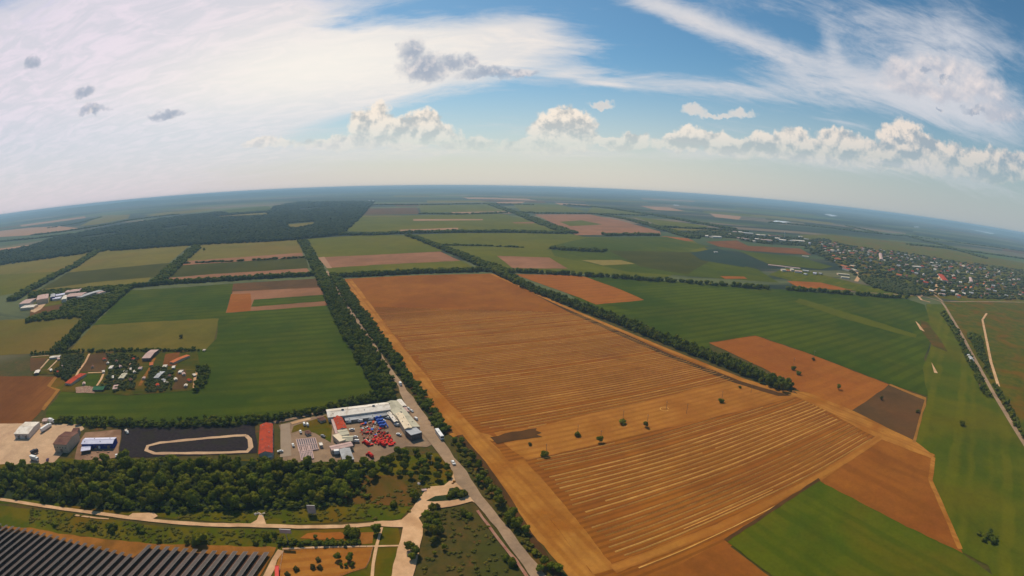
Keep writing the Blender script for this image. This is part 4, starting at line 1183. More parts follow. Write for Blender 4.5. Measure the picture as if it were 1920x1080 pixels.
def gable_parts(e, L, Wd, h, rise, wall, roof, flat=False, over=.35, doors=0, wins=0, skylights=0):
    x, y = L / 2, Wd / 2
    b = MB()
    if flat: rise = .4
    if flat:
        b.add([(-x, -y, -.5), (x, -y, -.5), (x, y, -.5), (-x, y, -.5), (-x, -y, h), (x, -y, h), (x, y, h), (-x, y, h)], [(0, 1, 5, 4), (1, 2, 6, 5), (2, 3, 7, 6), (3, 0, 4, 7), (4, 5, 6, 7)])
        b.build('wall', wall, e)
        r = MB().box(0, 0, h + .2, 2 * x + .3, 2 * y + .3, .35)
        for s in (-1, 1):
            r.box(0, s * (y + .05), h + .5, 2 * x + .3, .2, .25); r.box(s * (x + .05), 0, h + .5, .2, 2 * y - .1, .25)
        ro = r.build('roof', roof, e)
    else:
        b.add([(-x, -y, -.5), (x, -y, -.5), (x, y, -.5), (-x, y, -.5), (-x, -y, h), (x, -y, h), (x, y, h), (-x, y, h), (-x, 0, h + rise), (x, 0, h + rise)],
              [(0, 1, 5, 4), (1, 2, 6, 9, 5), (2, 3, 7, 6), (3, 0, 4, 8, 7)])
        b.build('wall', wall, e)
        o = over; t = .22
        k = rise / max(y, .1)
        r = MB()
        X, Y = x + o, y + o
        lo = h - k * o
        for s in (-1, 1):
            r.add([(-X, s * Y, lo), (X, s * Y, lo), (X, 0, h + rise), (-X, 0, h + rise), (-X, s * Y, lo + t), (X, s * Y, lo + t), (X, 0, h + rise + t), (-X, 0, h + rise + t)],
                  [(0, 1, 2, 3), (4, 5, 6, 7), (0, 1, 5, 4), (1, 2, 6, 5), (3, 0, 4, 7)])
        nr = max(2, int(L / 6))
        for i in range(1, nr):                       # standing seams
            xx = -x + L * i / nr
            for s in (-1, 1):
                r.add([(xx - .12, s * Y, lo + t + .12), (xx + .12, s * Y, lo + t + .12), (xx + .12, 0, h + rise + t + .12), (xx - .12, 0, h + rise + t + .12)], [(0, 1, 2, 3)])
        r.box(0, 0, h + rise + t + .08, 2 * X, .5, .16)
        ro = r.build('roof', roof, e)
    if L > 22 and not flat:
        for i in range(4):
            MB().box(-x + L * (i + .35) / 4, (.5 if i % 2 else -.5) * y, h + rise * .5 + .5, .9, .9, .9, taper=.7).build('vent', METAL, ro)
    for i in range(skylights):
        xx = -x + L * (i + .5) / skylights
        MB().box(xx, 0, h + rise + .75, min(3, L / 4), 1.6, 1.0, taper=.8).build('skylight', GLASS, ro)
    for s in (-1, 1):
        for i in range(doors):
            xx = -x + L * (i + .5) / doors + .3
            MB().box(xx, s * (y + .06), min(h * .4, 2), 3.2, .14, min(h * .8, 4)).build('door', DOORM, e)
        for i in range(wins):
            xx = -x + L * (i + .5) / wins - .6
            w = MB().box(xx, s * (y + .05), h * .62, min(1.6, L / wins * .5), .12, min(1.2, h * .35)).build('window', METAL, e)
            MB().box(xx, s * (y + .13), h * .62, min(1.3, L / wins * .4), .06, min(.95, h * .28)).build('pane', GLASS, w)


# --- machinery yard
qb('warehouse', 'long white-roofed hall along the top of the machinery yard', [(612, 769), (724, 754), (735, 768), (615, 782)], 6, 1.8, WALL_W, ROOF_W, doors=5, wins=8, skylights=2)
qb('lean_to_shed', 'narrow grey-white lean-to along the foot of the long white hall', [(646, 783), (732, 772), (735, 777), (648, 789)], 3.6, .5, WALL_G, ROOF_G, doors=4)
qb('warehouse', 'tan-roofed wing slanting down beside the straight road', [(722, 757), (744, 750), (786, 800), (763, 805)][1:] + [(722, 757)], 6, 1.4, WALL_C, ROOF_T, doors=2, wins=7, skylights=1)
qb('raised_hall', 'cream raised roof block on the yard side of the tan wing', [(753, 773), (771, 800), (760, 806), (743, 777)], 8, .8, WALL_C, mat('roof_cream', (.74, .60, .42), (.80, .66, .47), .2), wins=4)
qb('office_block', 'pale grey flat block closing the lower end of the tan wing', [(762, 807), (782, 801), (789, 812), (769, 817)], 6.5, .4, WALL_D, ROOF_G, flat=True, wins=5)
qb('storage_shed', 'upper small white roof wedged between tan wing and road', [(752, 748), (761, 760), (755, 763), (745, 751)], 5, .6, WALL_W, ROOF_W, wins=2)
qb('storage_shed', 'lower small white roof wedged between tan wing and road', [(761, 763), (767, 771), (762, 773), (756, 765)], 4, .6, WALL_W, ROOF_P, wins=2)
qb('workshop', 'long white-roofed workshop standing inside the yard along the tan wing', [(732, 772), (746, 789), (740, 792), (727, 775)], 4.5, .7, WALL_G, ROOF_W, doors=2, wins=3)
qb('workshop', 'red-roofed workshop on the left side of the machinery yard', [(640, 780), (650, 803), (634, 806), (625, 784)], 5, 1.6, WALL_W, ROOF_R, wins=5, doors=1)
qb('side_aisle', 'pinkish flat strip roof on the outer side of the red-roofed workshop', [(624, 783), (634, 812), (629, 815), (621, 786)], 4, .3, WALL_C, ROOF_P, flat=True)
qb('workshop', 'grey-white roof right below the red-roofed workshop', [(633, 807), (650, 804), (654, 814), (637, 817)], 5, .8, WALL_W, ROOF_T, wins=3)
qb('workshop', 'cream flat roof at the inner bend of the left wing', [(627, 815), (639, 812), (644, 826), (633, 830)], 5.5, .4, WALL_C, mat('roof_cream'
   , (.74, .60, .42)), flat=True, wins=3)
qb('workshop', 'grey gabled roof beside the cream flat roof', [(641, 816), (660, 819), (663, 825), (644, 829)], 5, 1.2, WALL_G, ROOF_T, wins=3)
qb('covered_gallery', 'narrow cream roof running across the foot of the left wing', [(618, 837), (658, 828), (661, 836), (622, 844)], 5, .5, WALL_C, ROOF_P, wins=6)
qb('storage_shed', 'grey sheet-roofed shed at the lower left of the machinery yard', [(637, 843), (655, 840), (664, 861), (643, 864)][1:] + [(637, 843)], 4.5, .8, WALL_D, ROOF_G, doors=1)
qb('storage_hall', 'long dark red roof standing alone left of the machinery yard', [(511, 795), (511, 848), (485, 852), (488, 797)], 6, 2.2, WALL_W, ROOF_R, doors=2, wins=8)
qb('garden_hut', 'small brown-red roofed hut in the trees left of the long white hall', [(597, 783), (607, 780), (609, 787), (599, 790)], 3, .9, WALL_C, ROOF_B, wins=1)
qb('garden_hut', 'small reddish hut among junk between the yard strips', [(572, 808), (580, 806), (582, 812), (574, 814)], 2.6, .6, WALL_C, ROOF_B, wins=1)
qb('site_cabin', 'white cabin at the foot of the long dark red roof', [(502, 853), (510, 852), (510, 857), (503, 858)], 2.8, .3, WALL_W, ROOF_W, flat=True, wins=1)
qb('site_cabin', 'white cabin right of the grid of storage pens', [(598, 831), (604, 830), (605, 835), (600, 836)], 2.8, .3, WALL_W, ROOF_W, flat=True, wins=1)
# --- the open pens of pale concrete
for lb, q, nx, ny in [('upper grid of low concrete pens left of the machinery yard', [(555, 823), (591, 820), (597, 841), (561, 846)], 9, 2), ('lower grid of low concrete pens in front of the other one', [(560, 837), (583, 834), (588, 858), (565, 862)], 8, 2)]:
    Q = [gp(x, y, 1.6) for x, y in q]
    c = sum(Q, Vector()) / 4
    e = empty('storage_pens', (c.x, c.y, 0)); tag(e, lb, 'pens')
    w = MB(); fl = MB()
    P2 = lambda s, t: (Q[0] * (1 - s) + Q[1] * s) * (1 - t) + (Q[3] * (1 - s) + Q[2] * s) * t - c
    for i in range(nx + 1):
        a, b_ = P2(i / nx, 0), P2(i / nx, 1); w.cyl((a.x, a.y, .8), (b_.x, b_.y, .8), .55, n=4)
    for i in range(ny + 1):
        a, b_ = P2(0, i / ny), P2(1, i / ny); w.cyl((a.x, a.y, .9), (b_.x, b_.y, .9), .6, n=4)
    fl.add([P2(0, 0) * 1 + Vector((0, 0, .9 - 1.6 + 1.6 - P2(0, 0).z)) if 0 else Vector((P2(s, t).x, P2(s, t).y, 1.15)) for s, t in ((0, 0), (1, 0), (1, 1), (0, 1))], [(0, 1, 2, 3)])
    w.build('partition', ROOF_P, e); fl.build('floor_slab', mat('pen_floor', (.12, .11, .12), (.16, .14, .14), .5), e)
# --- yards at the far left
qb('depot_hall', 'tall hall with a brown roof on the pale yard at the left', [(120, 809), (146, 811), (125, 834), (102, 833)][::-1][0:4], 9, 1.8, WALL_C, ROOF_B, wins=5, doors=1)
qb('depot_annex', 'lower annex with a brown roof behind the tall brown-roofed hall', [(137, 804), (147, 803), (147, 811), (134, 812)], 6, .5, WALL_G, ROOF_B, flat=True, wins=2)
qb('warehouse', 'blue-walled hall with a pale lilac roof on the sandy yard', [(153, 832), (212, 832), (217, 820), (160, 822)], 6, 1.2, WALL_B, ROOF_L, doors=3, wins=6)
qb('storage_shed', 'open pale lilac roofed shelter left of the blue-walled hall', [(149, 846), (168, 844), (172, 834), (157, 837)], 3.5, .6, WALL_D, ROOF_L)
qb('warehouse', 'pale-roofed building cut by the left edge beside the concrete yard', [(30, 815), (56, 812), (71, 793), (44, 790)], 6, 1.2, WALL_W, ROOF_W, doors=2, wins=4)
qb('site_cabin', 'pinkish hut in the hedge above the concrete yard', [(80, 785), (89, 784), (90, 789), (81, 790)], 3, .5, WALL_C, ROOF_P, wins=1)
qb('site_cabin', 'tiny kiosk at the top corner of the black-earth yard', [(234, 806), (238, 805), (239, 808), (235, 809)], 2.4, .3, WALL_W, ROOF_W, flat=True)
# --- allotments
for a in [('garden_shed', 'long thin white roof at the top left of the allotments', [(94, 668), (113, 666), (113, 669), (94, 671)], 3, .5, WALL_W, ROOF_W), ('garden_hut', 'white-roofed hut at the far left of the allotments', [(64, 699), (68, 694), (75, 694), (72, 700)], 3, .5, WALL_D, ROOF_W),
          ('garden_hut', 'tiny white hut between the far left plots', [(93, 692), (97, 691), (98, 694), (94, 695)], 2.6, .4, WALL_W, ROOF_W), ('farm_shed', 'bright red long roof in the left half of the allotments', [(145, 699), (154, 700), (141, 720), (128, 719)], 3.4, 1.0, WALL_C, ROOF_R),
          ('barrel_shed', 'dark green round-backed shed by the lower allotment edge', [(177, 724), (197, 724), (197, 731), (177, 731)], 2.6, 2.2, WALL_D, ROOF_GN), ('garden_hut', 'white hut left of the green plots in mid allotments', [(205, 686), (211, 686), (212, 690), (206, 691)], 3, .5, WALL_W, ROOF_W),
          ('garden_hut', 'upright small white hut below the other white hut', [(210, 705), (213, 704), (213, 709), (210, 709)], 3, .4, WALL_W, ROOF_W), ('garden_shed', 'cream roofed shed on the light lane in mid allotments', [(223, 707), (231, 699), (237, 701), (230, 712)], 3, .6, WALL_C, ROOF_T),
          ('garden_hut', 'small cream hut at the top of the light lane', [(231, 695), (238, 693), (239, 696), (232, 697)], 2.8, .4, WALL_C, ROOF_T), ('farm_hall', 'largest pale roof of the allotments, at their upper edge', [(281, 656), (293, 656), (286, 671), (268, 672)], 5, 1.4, WALL_D, ROOF_P),
          ('farm_shed', 'narrow orange-red roof at the upper right of the allotments', [(338, 663), (345, 664), (336, 683), (330, 681)], 3, .7, WALL_C, ROOF_O), ('garden_hut', 'small white hut left of the brown plot', [(306, 684), (313, 684), (313, 687), (306, 688)], 2.8, .4, WALL_W, ROOF_W),
          ('garden_hut', 'small white hut under the narrow orange-red roof', [(323, 686), (328, 686), (328, 689), (323, 690)], 2.8, .4, WALL_W, ROOF_W), ('garden_hut', 'small pink-white hut beside the right-hand dark clump', [(336, 694), (342, 694), (342, 698), (336, 698)], 2.8, .4, WALL_W, ROOF_W),
          ('garden_shed', 'grey-white roof in the lower right of the allotments', [(299, 696), (306, 697), (300, 708), (290, 709)], 3, .6, WALL_G, ROOF_G), ('garden_hut', 'small pink-roofed hut in the middle of the allotments', [(260, 688), (266, 688), (266, 691), (260, 692)], 2.8, .5, WALL_W, ROOF_P),
          ('garden_hut', 'orange-roofed hut at the top of the orange lane', [(280, 680), (287, 679), (287, 684), (281, 685)], 2.8, .6, WALL_C, ROOF_O), ('garden_hut', 'tiny cream hut by the olive field corner right of the allotments', [(381, 655), (385, 655), (385, 657), (381, 657)], 2.2, .3, WALL_C, ROOF_W),
          ('garden_hut', 'tiny grey-white hut at the right end lane of the allotments', [(362, 701), (366, 700), (366, 704), (362, 705)], 2.5, .4, WALL_G, ROOF_W), ('garden_hut', 'pinkish hut at the foot of the light lane', [(212, 723), (221, 721), (220, 729), (213, 729)], 2.6, .5, WALL_C, ROOF_P),
          ('garden_hut', 'tiny white hut at the tip of the light lane', [(243, 690), (246, 689), (247, 693), (244, 693)], 2.6, .4, WALL_W, ROOF_W), ('garden_hut', 'tiny pale hut between the far left lanes', [(107, 671), (111, 670), (112, 673), (108, 674)], 2.6, .4, WALL_C, ROOF_P),
          ('garden_hut', 'white hut beside the end of the path right of the red roof', [(191, 695), (196, 694), (196, 697), (192, 698)], 2.8, .4, WALL_W, ROOF_W), ('garden_hut', 'grey hut among bushes right of the grey-white roof', [(304, 711), (308, 709), (309, 713), (305, 714)], 2.6, .4, WALL_G, ROOF_G)]:
    qb(a[0], a[1], a[2], a[3], a[4], a[5], a[6], wins=1 if a[0] != 'farm_hall' else 4, doors=0, cat='hut' if 'hut' in a[0] else 'shed')
HUTP = [(150, 712), (158, 722), (196, 676), (203, 683), (219, 680), (226, 690), (250, 676), (253, 700), (246, 715), (270, 712), (296, 725), (312, 720), (318, 708), (345, 704), (356, 716), (349, 726), (174, 690), (118, 690), (108, 700), (330, 714)]
for i, (x, y) in enumerate(HUTP):
    p = gp(x, y); e = empty('garden_hut', (p.x, p.y, 0), ROADA + (i % 3) * .3)
    rf, rn = ((ROOF_B, 'brown'), (ROOF_P, 'pale pink'), (ROOF_R, 'red'), (ROOF_W, 'white'))[i % 4]
    tag(e, f'little {rn}-roofed hut among the shrubs of the allotments', 'hut', f'little {rn}-roofed allotment huts')
    gable_parts(e, 5.5 + i % 3, 4.2, 2.6, 1.0, WALL_C, rf, wins=1)
# --- factory at the left edge
for a in [('large pale block of the factory at the left edge', [(68, 560), (72, 553), (90, 552), (90, 562)], 12, WALL_C, ROOF_P), ('blue-grey tank block between the factory halls', [(94, 557), (96, 551), (103, 551), (103, 557)], 9, WALL_B, ROOF_G), ('lilac strip roof left of the pink factory halls', [(104, 555), (121, 552), (122, 549), (105, 552)], 8, WALL_W, ROOF_L),
          ('small lilac roof below the lilac strip roof', [(99, 561), (114, 559), (115, 556), (100, 558)], 5, WALL_W, ROOF_L), ('white silo block in front of the pink factory halls', [(115, 560), (120, 554), (126, 554), (124, 562)], 8, WALL_W, ROOF_W), ('upper pink factory hall', [(122, 549), (150, 545), (152, 541), (126, 544)], 8, WALL_C, ROOF_P),
          ('lower pink factory hall', [(124, 557), (156, 554), (160, 548), (128, 551)], 8, WALL_D, ROOF_P), ('dark grey hall at the right end of the factory', [(156, 558), (164, 558), (182, 544), (172, 543)], 7, WALL_G, ROOF_G), ('small pale hall at the far end of the factory', [(184, 550), (192, 551), (192, 546), (184, 545)], 6, WALL_W, ROOF_P),
          ('white hall cut by the left edge of the factory', [(40, 570), (62, 567), (62, 560), (44, 562)], 9, WALL_W, ROOF_P), ('low white hall at the bottom of the factory yard', [(40, 578), (66, 575), (68, 571), (44, 573)], 6, WALL_C, ROOF_W), ('tiny white cabin below the white silo block', [(130, 569), (134, 568), (134, 571), (131, 572)], 4, WALL_W, ROOF_W)]:
    qb('factory_hall', a[0], a[1], a[2], .8, a[3], a[4], cat='factory hall')


# --- small single-mesh buildings for the far village
def small_mesh(name, L, Wd, h, rise, wm, rm):
    x, y = L / 2, Wd / 2
    b = MB()
    b.add([(-x, -y, -.5), (x, -y, -.5), (x, y, -.5), (-x, y, -.5), (-x, -y, h), (x, -y, h), (x, y, h), (-x, y, h), (-x, 0, h + rise), (x, 0, h + rise)],
          [(0, 1, 5, 4), (1, 2, 6, 9, 5), (2, 3, 7, 6), (3, 0, 4, 8, 7)], 0)
    b.add([(-x - .4, -y - .4, h - .1), (x + .4, -y - .4, h - .1), (x + .4, 0, h + rise + .15), (-x - .4, 0, h + rise + .15), (x + .4, y + .4, h - .1), (-x - .4, y + .4, h - .1)], [(0, 1, 2, 3), (3, 2, 4, 5)], 1)
    b.box(x * .4, y * .4, h + rise * .8, .8, .8, 1.6, 1)
    o = b.build(name, [wm, rm]); me = o.data; bpy.data.objects.remove(o)
    return me


HOUSES = []
rh = random.Random(4)
for wm in (WALL_W, WALL_C, WALL_G):
    for rm, w in ((ROOF_O, 'orange'), (ROOF_R, 'red'), (ROOF_B, 'brown'), (ROOF_G, 'grey'), (ROOF_P, 'pale'), (ROOF_W, 'white')):
        HOUSES.append((small_mesh('house', rh.uniform(9, 15), rh.uniform(7, 10), rh.uniform(3, 6), rh.uniform(1.5, 3), wm, rm), w, {id(WALL_W): 'white', id(WALL_C): 'cream', id(WALL_G): 'grey'}[id(wm)]))


def place_house(me, p, rz, s, label, group, name='house', cat='house'):
    o = bpy.data.objects.new(name, me); COL.objects.link(o)
    o.location = (p.x, p.y, 0); o.rotation_euler = (0, 0, rz); o.scale = (s, s, s)
    tag(o, label, cat, group)
    return o


VIL = [(1530, 452), (1600, 463), (1700, 476), (1780, 490), (1900, 512), (1940, 560), (1800, 560), (1770, 550), (1750, 552), (1720, 530), (1660, 512), (1600, 508), (1555, 488)]
P, rs = px_points(VIL, 53, 31)
k = rs.permutation(len(P))[:290]
ax = ang_px((1753, 548), (1762, 516))
for x, y in P[k]:
    me, rw, ww = HOUSES[rs.choice(len(HOUSES), p=None)]
    place_house(me, Vector((x, y, 0)), ax + rs.choice([0, math.pi / 2]) + rs.uniform(-.25, .25), rs.uniform(.9, 1.3) * (1.25 if rw in ('orange', 'red') else 1), f'{ww}-walled village house with a {rw} roof among the trees on the right', f'{ww} village houses with {rw} roofs')
# landmark roofs of the village, each its own
SHEDS = [((1570, 515), (1591, 517), 20, 5, ROOF_T, 'upper one of the two long pale sheds below the village'), ((1577, 521), (1592, 523), 20, 5, ROOF_T, 'lower one of the two long pale sheds below the village'), ((1504, 481), (1516, 482.5), 18, 4, ROOF_T, 'long cream shed alone on the green slope above the farm'),
         ((1440, 498), (1471, 501.5), 16, 4, ROOF_P, 'long low pink-grey shed at the top left of the farm'), ((1472, 502), (1500, 505), 14, 4, ROOF_P, 'second long low shed at the top right of the farm'), ((1465, 508), (1472, 508.6), 26, 6, ROOF_T, 'cream barn at the left of the farm row'), ((1474, 509), (1480, 509.6), 22, 5, ROOF_O, 'smaller orange-cream barn in the farm row'),
         ((1482, 508), (1487, 508.5), 30, 7, ROOF_T, 'tallest cream barn in the middle of the farm row'), ((1490, 510.5), (1503, 512), 22, 6, ROOF_P, 'wide pale barn at the right of the farm row'), ((1505, 509), (1516, 510.5), 18, 5, ROOF_G, 'grey roofed shed right of the farm row'), ((1508, 515), (1513, 516), 16, 4, ROOF_G, 'small grey shed below the farm row'),
         ((1525, 514), (1531, 515), 18, 5, ROOF_L, 'lilac-white shed right of the farm'), ((1536, 514.5), (1541, 515.5), 16, 5, ROOF_G, 'last small grey shed right of the farm'),
         ((1322, 444.5), (1328, 445), 40, 9, ROOF_W, 'short white hall at the left of the industrial strip'), ((1333, 445.5), (1350, 446), 40, 8, ROOF_W, 'long white hall next to the short white one in the industrial strip'), ((1366, 441), (1370, 441.3), 30, 8, ROOF_W, 'tiny white roof in the dark trees of the industrial strip'),
         ((1374, 436), (1381, 436.6), 40, 8, ROOF_P, 'pale roof at the upper edge of the industrial strip'), ((1385, 436.5), (1392, 437.3), 50, 8, ROOF_W, 'white roof left of the long grey hall'), ((1393, 438.5), (1411, 440), 70, 9, ROOF_G, 'long grey hall at the upper edge of the industrial strip'), ((1418, 442), (1424, 442.5), 60, 9, ROOF_W, 'bright white roof right of the long grey hall'),
         ((1427, 442.5), (1436, 443.5), 60, 9, ROOF_T, 'cream roof beside the bright white roof'), ((1383, 447.5), (1387, 448), 34, 7, ROOF_P, 'small pink-white roof at the lower left of the strip'), ((1391, 448.5), (1397, 449.3), 34, 7, ROOF_P, 'pink-white roof in the lower row of the strip'), ((1399, 450), (1405, 451), 34, 7, ROOF_P, 'second pink-white roof in the lower row of the strip'),
         ((1408, 453.5), (1415, 454), 34, 7, ROOF_W, 'white roof at the bottom of the lower row'), ((1416, 450), (1424, 451), 34, 8, ROOF_W, 'white roof in the middle of the industrial strip'), ((1427, 451), (1446, 452.5), 50, 7, ROOF_P, 'long lilac-pink hall in the middle of the strip'), ((1442, 442.5), (1466, 444.5), 60, 7, ROOF_B, 'long brown-pink hall at the top of the strip'),
         ((1453, 448.5), (1462, 449.5), 50, 9, ROOF_W, 'white hall under the long brown-pink hall'), ((1462, 452), (1474, 453.5), 50, 10, ROOF_W, 'large white block right of centre of the strip'), ((1479, 453), (1486, 453.6), 40, 8, ROOF_G, 'small grey-white roof before the last long hall'), ((1487, 453), (1507, 454.5), 44, 9, ROOF_W, 'last long white hall at the right end of the strip'),
         ((1497, 445.5), (1504, 446.3), 50, 9, ROOF_W, 'white roof above the last long hall'), ((1508, 449.5), (1516, 450.5), 40, 7, ROOF_G, 'pale grey roof at the far right end of the strip'), ((1339, 473.6), (1345, 474), 20, 4, ROOF_G, 'small pale shed in the dark far field'), ((1516, 459), (1519, 459.3), 22, 12, ROOF_L, 'bluish white block in the trees left of the village'),
         ((1578, 500), (1590, 503), 26, 6, ROOF_O, 'upper orange-red roof at the near end of the village'), ((1583, 505), (1595, 508), 26, 6, ROOF_R, 'lower orange-red roof at the near end of the village'), ((1596, 500), (1604, 502), 26, 6, ROOF_T, 'cream roof beside the orange-red roofs'), ((1598, 507), (1607, 510), 18, 6, ROOF_T, 'cream roof at the top of the pale track'),
         ((1559, 471), (1566, 472.5), 30, 8, ROOF_T, 'cream roofed house row in the upper village'), ((1712, 502), (1725, 503), 24, 8, ROOF_W, 'white hall in the middle of the village'), ((1650, 478), (1652, 490), 16, 10, ROOF_P, 'pale upright block in the middle of the village'), ((1763, 518), (1772, 530), 26, 8, ROOF_R, 'dark red roof beside the village main street'),
         ((1784, 518.5), (1789, 519), 22, 6, ROOF_W, 'white roof right of the dark red roof'), ((1800, 499), (1810, 502), 22, 7, ROOF_W, 'bright white roof in the upper right of the village'), ((1819, 524), (1821, 532), 14, 8, ROOF_P, 'tall pale block in the right part of the village'), ((1760, 553.5), (1771, 555), 14, 6, ROOF_P, 'pink-white house above the junction by the village'),
         ((1762, 546), (1767, 547), 16, 6, ROOF_O, 'orange roof at the foot of the main street'), ((1790, 554), (1796, 554.5), 14, 5, ROOF_W, 'small white house right of the junction'), ((1848, 543), (1853, 544), 16, 6, ROOF_R, 'red roof near the right edge of the village'), ((1816, 669), (1822, 680), 8, 4, ROOF_G, 'grey roof beside the valley road')]
for i, (a, b_, wd, h, rm, lb) in enumerate(SHEDS):
    A, B = gp(*a), gp(*b_)
    L = (B - A).length
    me = small_mesh('shed', max(L, 8), wd, h, h * .22, WALL_W if i % 3 else WALL_C, rm)
    c = (A + B) / 2
    place_house(me, c, math.atan2(B.y - A.y, B.x - A.x), 1.0, lb, None, 'shed' if h < 9 else 'industrial_hall', 'shed' if h < 9 else 'hall')

# --- steel mast in the industrial strip and the water tower look-alike
p = gp(1471, 447)
b = MB().cyl((0, 0, 0), (0, 0, 34), 2.2, 1.6, 10).cyl((0, 0, 34), (0, 0, 42), 4, 4, 12)
o = b.build('tower', WALL_W); o.location = (p.x, p.y, 0); tag(o, 'pale slim tower standing above the industrial sheds', 'tower')

# ------------------------------------------------------------------ vehicles
PAINT = {}


def paint(name, c, rough=.35):
    if name not in PAINT: PAINT[name] = mat('paint_' + name, c, tuple(min(1, k * 1.08) for k in c), 1.0, rough=rough, spec=.06)
    return PAINT[name]


TYRE = mat('rubber', (.02, .02, .02), (.03, .03, .03), 3.0)
LAMP = mat('lamp_glass', (.6, .55, .45), (.65, .6, .5), 3.0, rough=.2)
RIM = mat('rim_metal', (.4, .4, .4), (.45, .45, .45), 3.0, rough=.4)


def wheels(e, xs, y, r, w=.25):
    for x in xs:
        for s in (-1, 1):
            t = MB().cyl((x, s * (y - w / 2), r), (x, s * (y + w / 2), r), r, n=14).build('wheel', TYRE, e)
            MB().cyl((x, s * (y + w / 2 - .02), r), (x, s * (y + w / 2 + .03), r), r * .55, n=10).build('rim', RIM, t)


def car(p, rz, col, label, group=None, van=False, scale=1.0):
    e = empty('van' if van else 'car', (p.x, p.y, 7 * LAYER + .1), rz)
    e.scale = (scale * 1.75,) * 3
    tag(e, label, 'van' if van else 'car', group)
    m = paint(col, {'white': (.80, .78, .74), 'red': (.50, .03, .02), 'dark': (.05, .05, .06), 'grey': (.35, .34, .33), 'violet': (.10, .05, .12)}[col])
    if van:
        b = MB().box(0, 0, .95, 5.0, 1.95, 1.2).box(-.35, 0, 1.95, 4.2, 1.85, .8, taper=.93)
        b.build('body', m, e)
        MB().box(1.83, 0, 1.85, .12, 1.5, .55).build('windscreen', GLASS, e)
        for s in (-1, 1): MB().box(.9, s * .93, 1.85, 1.2, .06, .5).build('side_window', GLASS, e)
        wheels(e, (-1.5, 1.6), .9, .36)
    else:
        b = MB().box(0, 0, .62, 4.4, 1.78, .55).box(0, 0, .95, 4.2, 1.7, .14, taper=.95).box(-.25, 0, 1.24, 2.5, 1.6, .5, taper=.72)
        b.build('body', m, e)
        g = MB()
        g.add([(.72, -.66, 1.46), (.72, .66, 1.46), (1.06, .74, 1.03), (1.06, -.74, 1.03)], [(0, 1, 2, 3)])
        g.build('windscreen', GLASS, e)
        g = MB(); g.add([(-1.2, -.64, 1.46), (-1.2, .64, 1.46), (-1.56, .74, 1.03), (-1.56, -.74, 1.03)], [(3, 2, 1, 0)]); g.build('rear_window', GLASS, e)
        for s in (-1, 1): MB().box(-.25, s * .765, 1.22, 2.0, .05, .34).build('side_window', GLASS, e)
        wheels(e, (-1.35, 1.35), .82, .32)
    for s in (-1, 1): MB().box(2.22 if not van else 2.53, s * .6, .72, .08, .32, .18).build('headlight', LAMP, e)
    return e


def bus(p, rz, label):
    e = empty('bus', (p.x, p.y, 7 * LAYER + .1), rz); e.scale = (1.38,) * 3; tag(e, label, 'bus')
    m = paint('white', (.80, .78, .74))
    MB().box(0, 0, 1.75, 12.2, 2.55, 2.6).box(0, 0, 3.1, 12.0, 2.35, .2, taper=.97).build('body', m, e)
    r = MB().box(-2, 0, 3.3, 2.6, 1.6, .25, taper=.9).build('roof_unit', paint('white', (.8, .8, .8)), e)
    for s in (-1, 1):
        for i in range(6):
            MB().box(-4.8 + i * 1.85, s * 1.29, 2.25, 1.6, .06, .95).build('side_window', GLASS, e)
        MB().box(6.12, s * .8, .8, .08, .4, .2).build('headlight', LAMP, e)
    MB().box(6.12, 0, 2.15, .07, 2.2, 1.3).build('windscreen', GLASS, e)
    MB().box(-6.12, 0, 2.35, .07, 2.0, .8).build('rear_window', GLASS, e)
    wheels(e, (-3.6, 3.8), 1.12, .5, .3)
    return e


def truck(p, rz, col, label, box_col='white', L=9.0):
    e = empty('truck', (p.x, p.y, 3 * LAYER + .1), rz); e.scale = (1.35,) * 3; tag(e, label, 'truck')
    cm = paint(col, {'white': (.80, .78, .74), 'dark': (.05, .05, .06), 'blue': (.05, .12, .45)}[col])
    MB().box(0, 0, .85, L, 1.0, .3).build('chassis', METAL, e)
    MB().box(L / 2 - .9, 0, 1.95, 1.9, 2.4, 2.1, taper=.93).build('cab', cm, e)
    MB().box(L / 2 + .06, 0, 2.3, .07, 2.0, .8).build('windscreen', GLASS, e)
    MB().box(-1.1, 0, 2.3, L - 2.6, 2.5, 2.6).build('cargo_box', paint(box_col, {'white': (.8, .78, .74), 'dark': (.05, .05, .06), 'blue': (.05, .12, .45)}[box_col]), e)
    wheels(e, (-L / 2 + 1.2, -L / 2 + 2.4, L / 2 - 1.3), 1.05, .48, .3)
    return e


def ang_at(a, b): return ang_px(a, b)


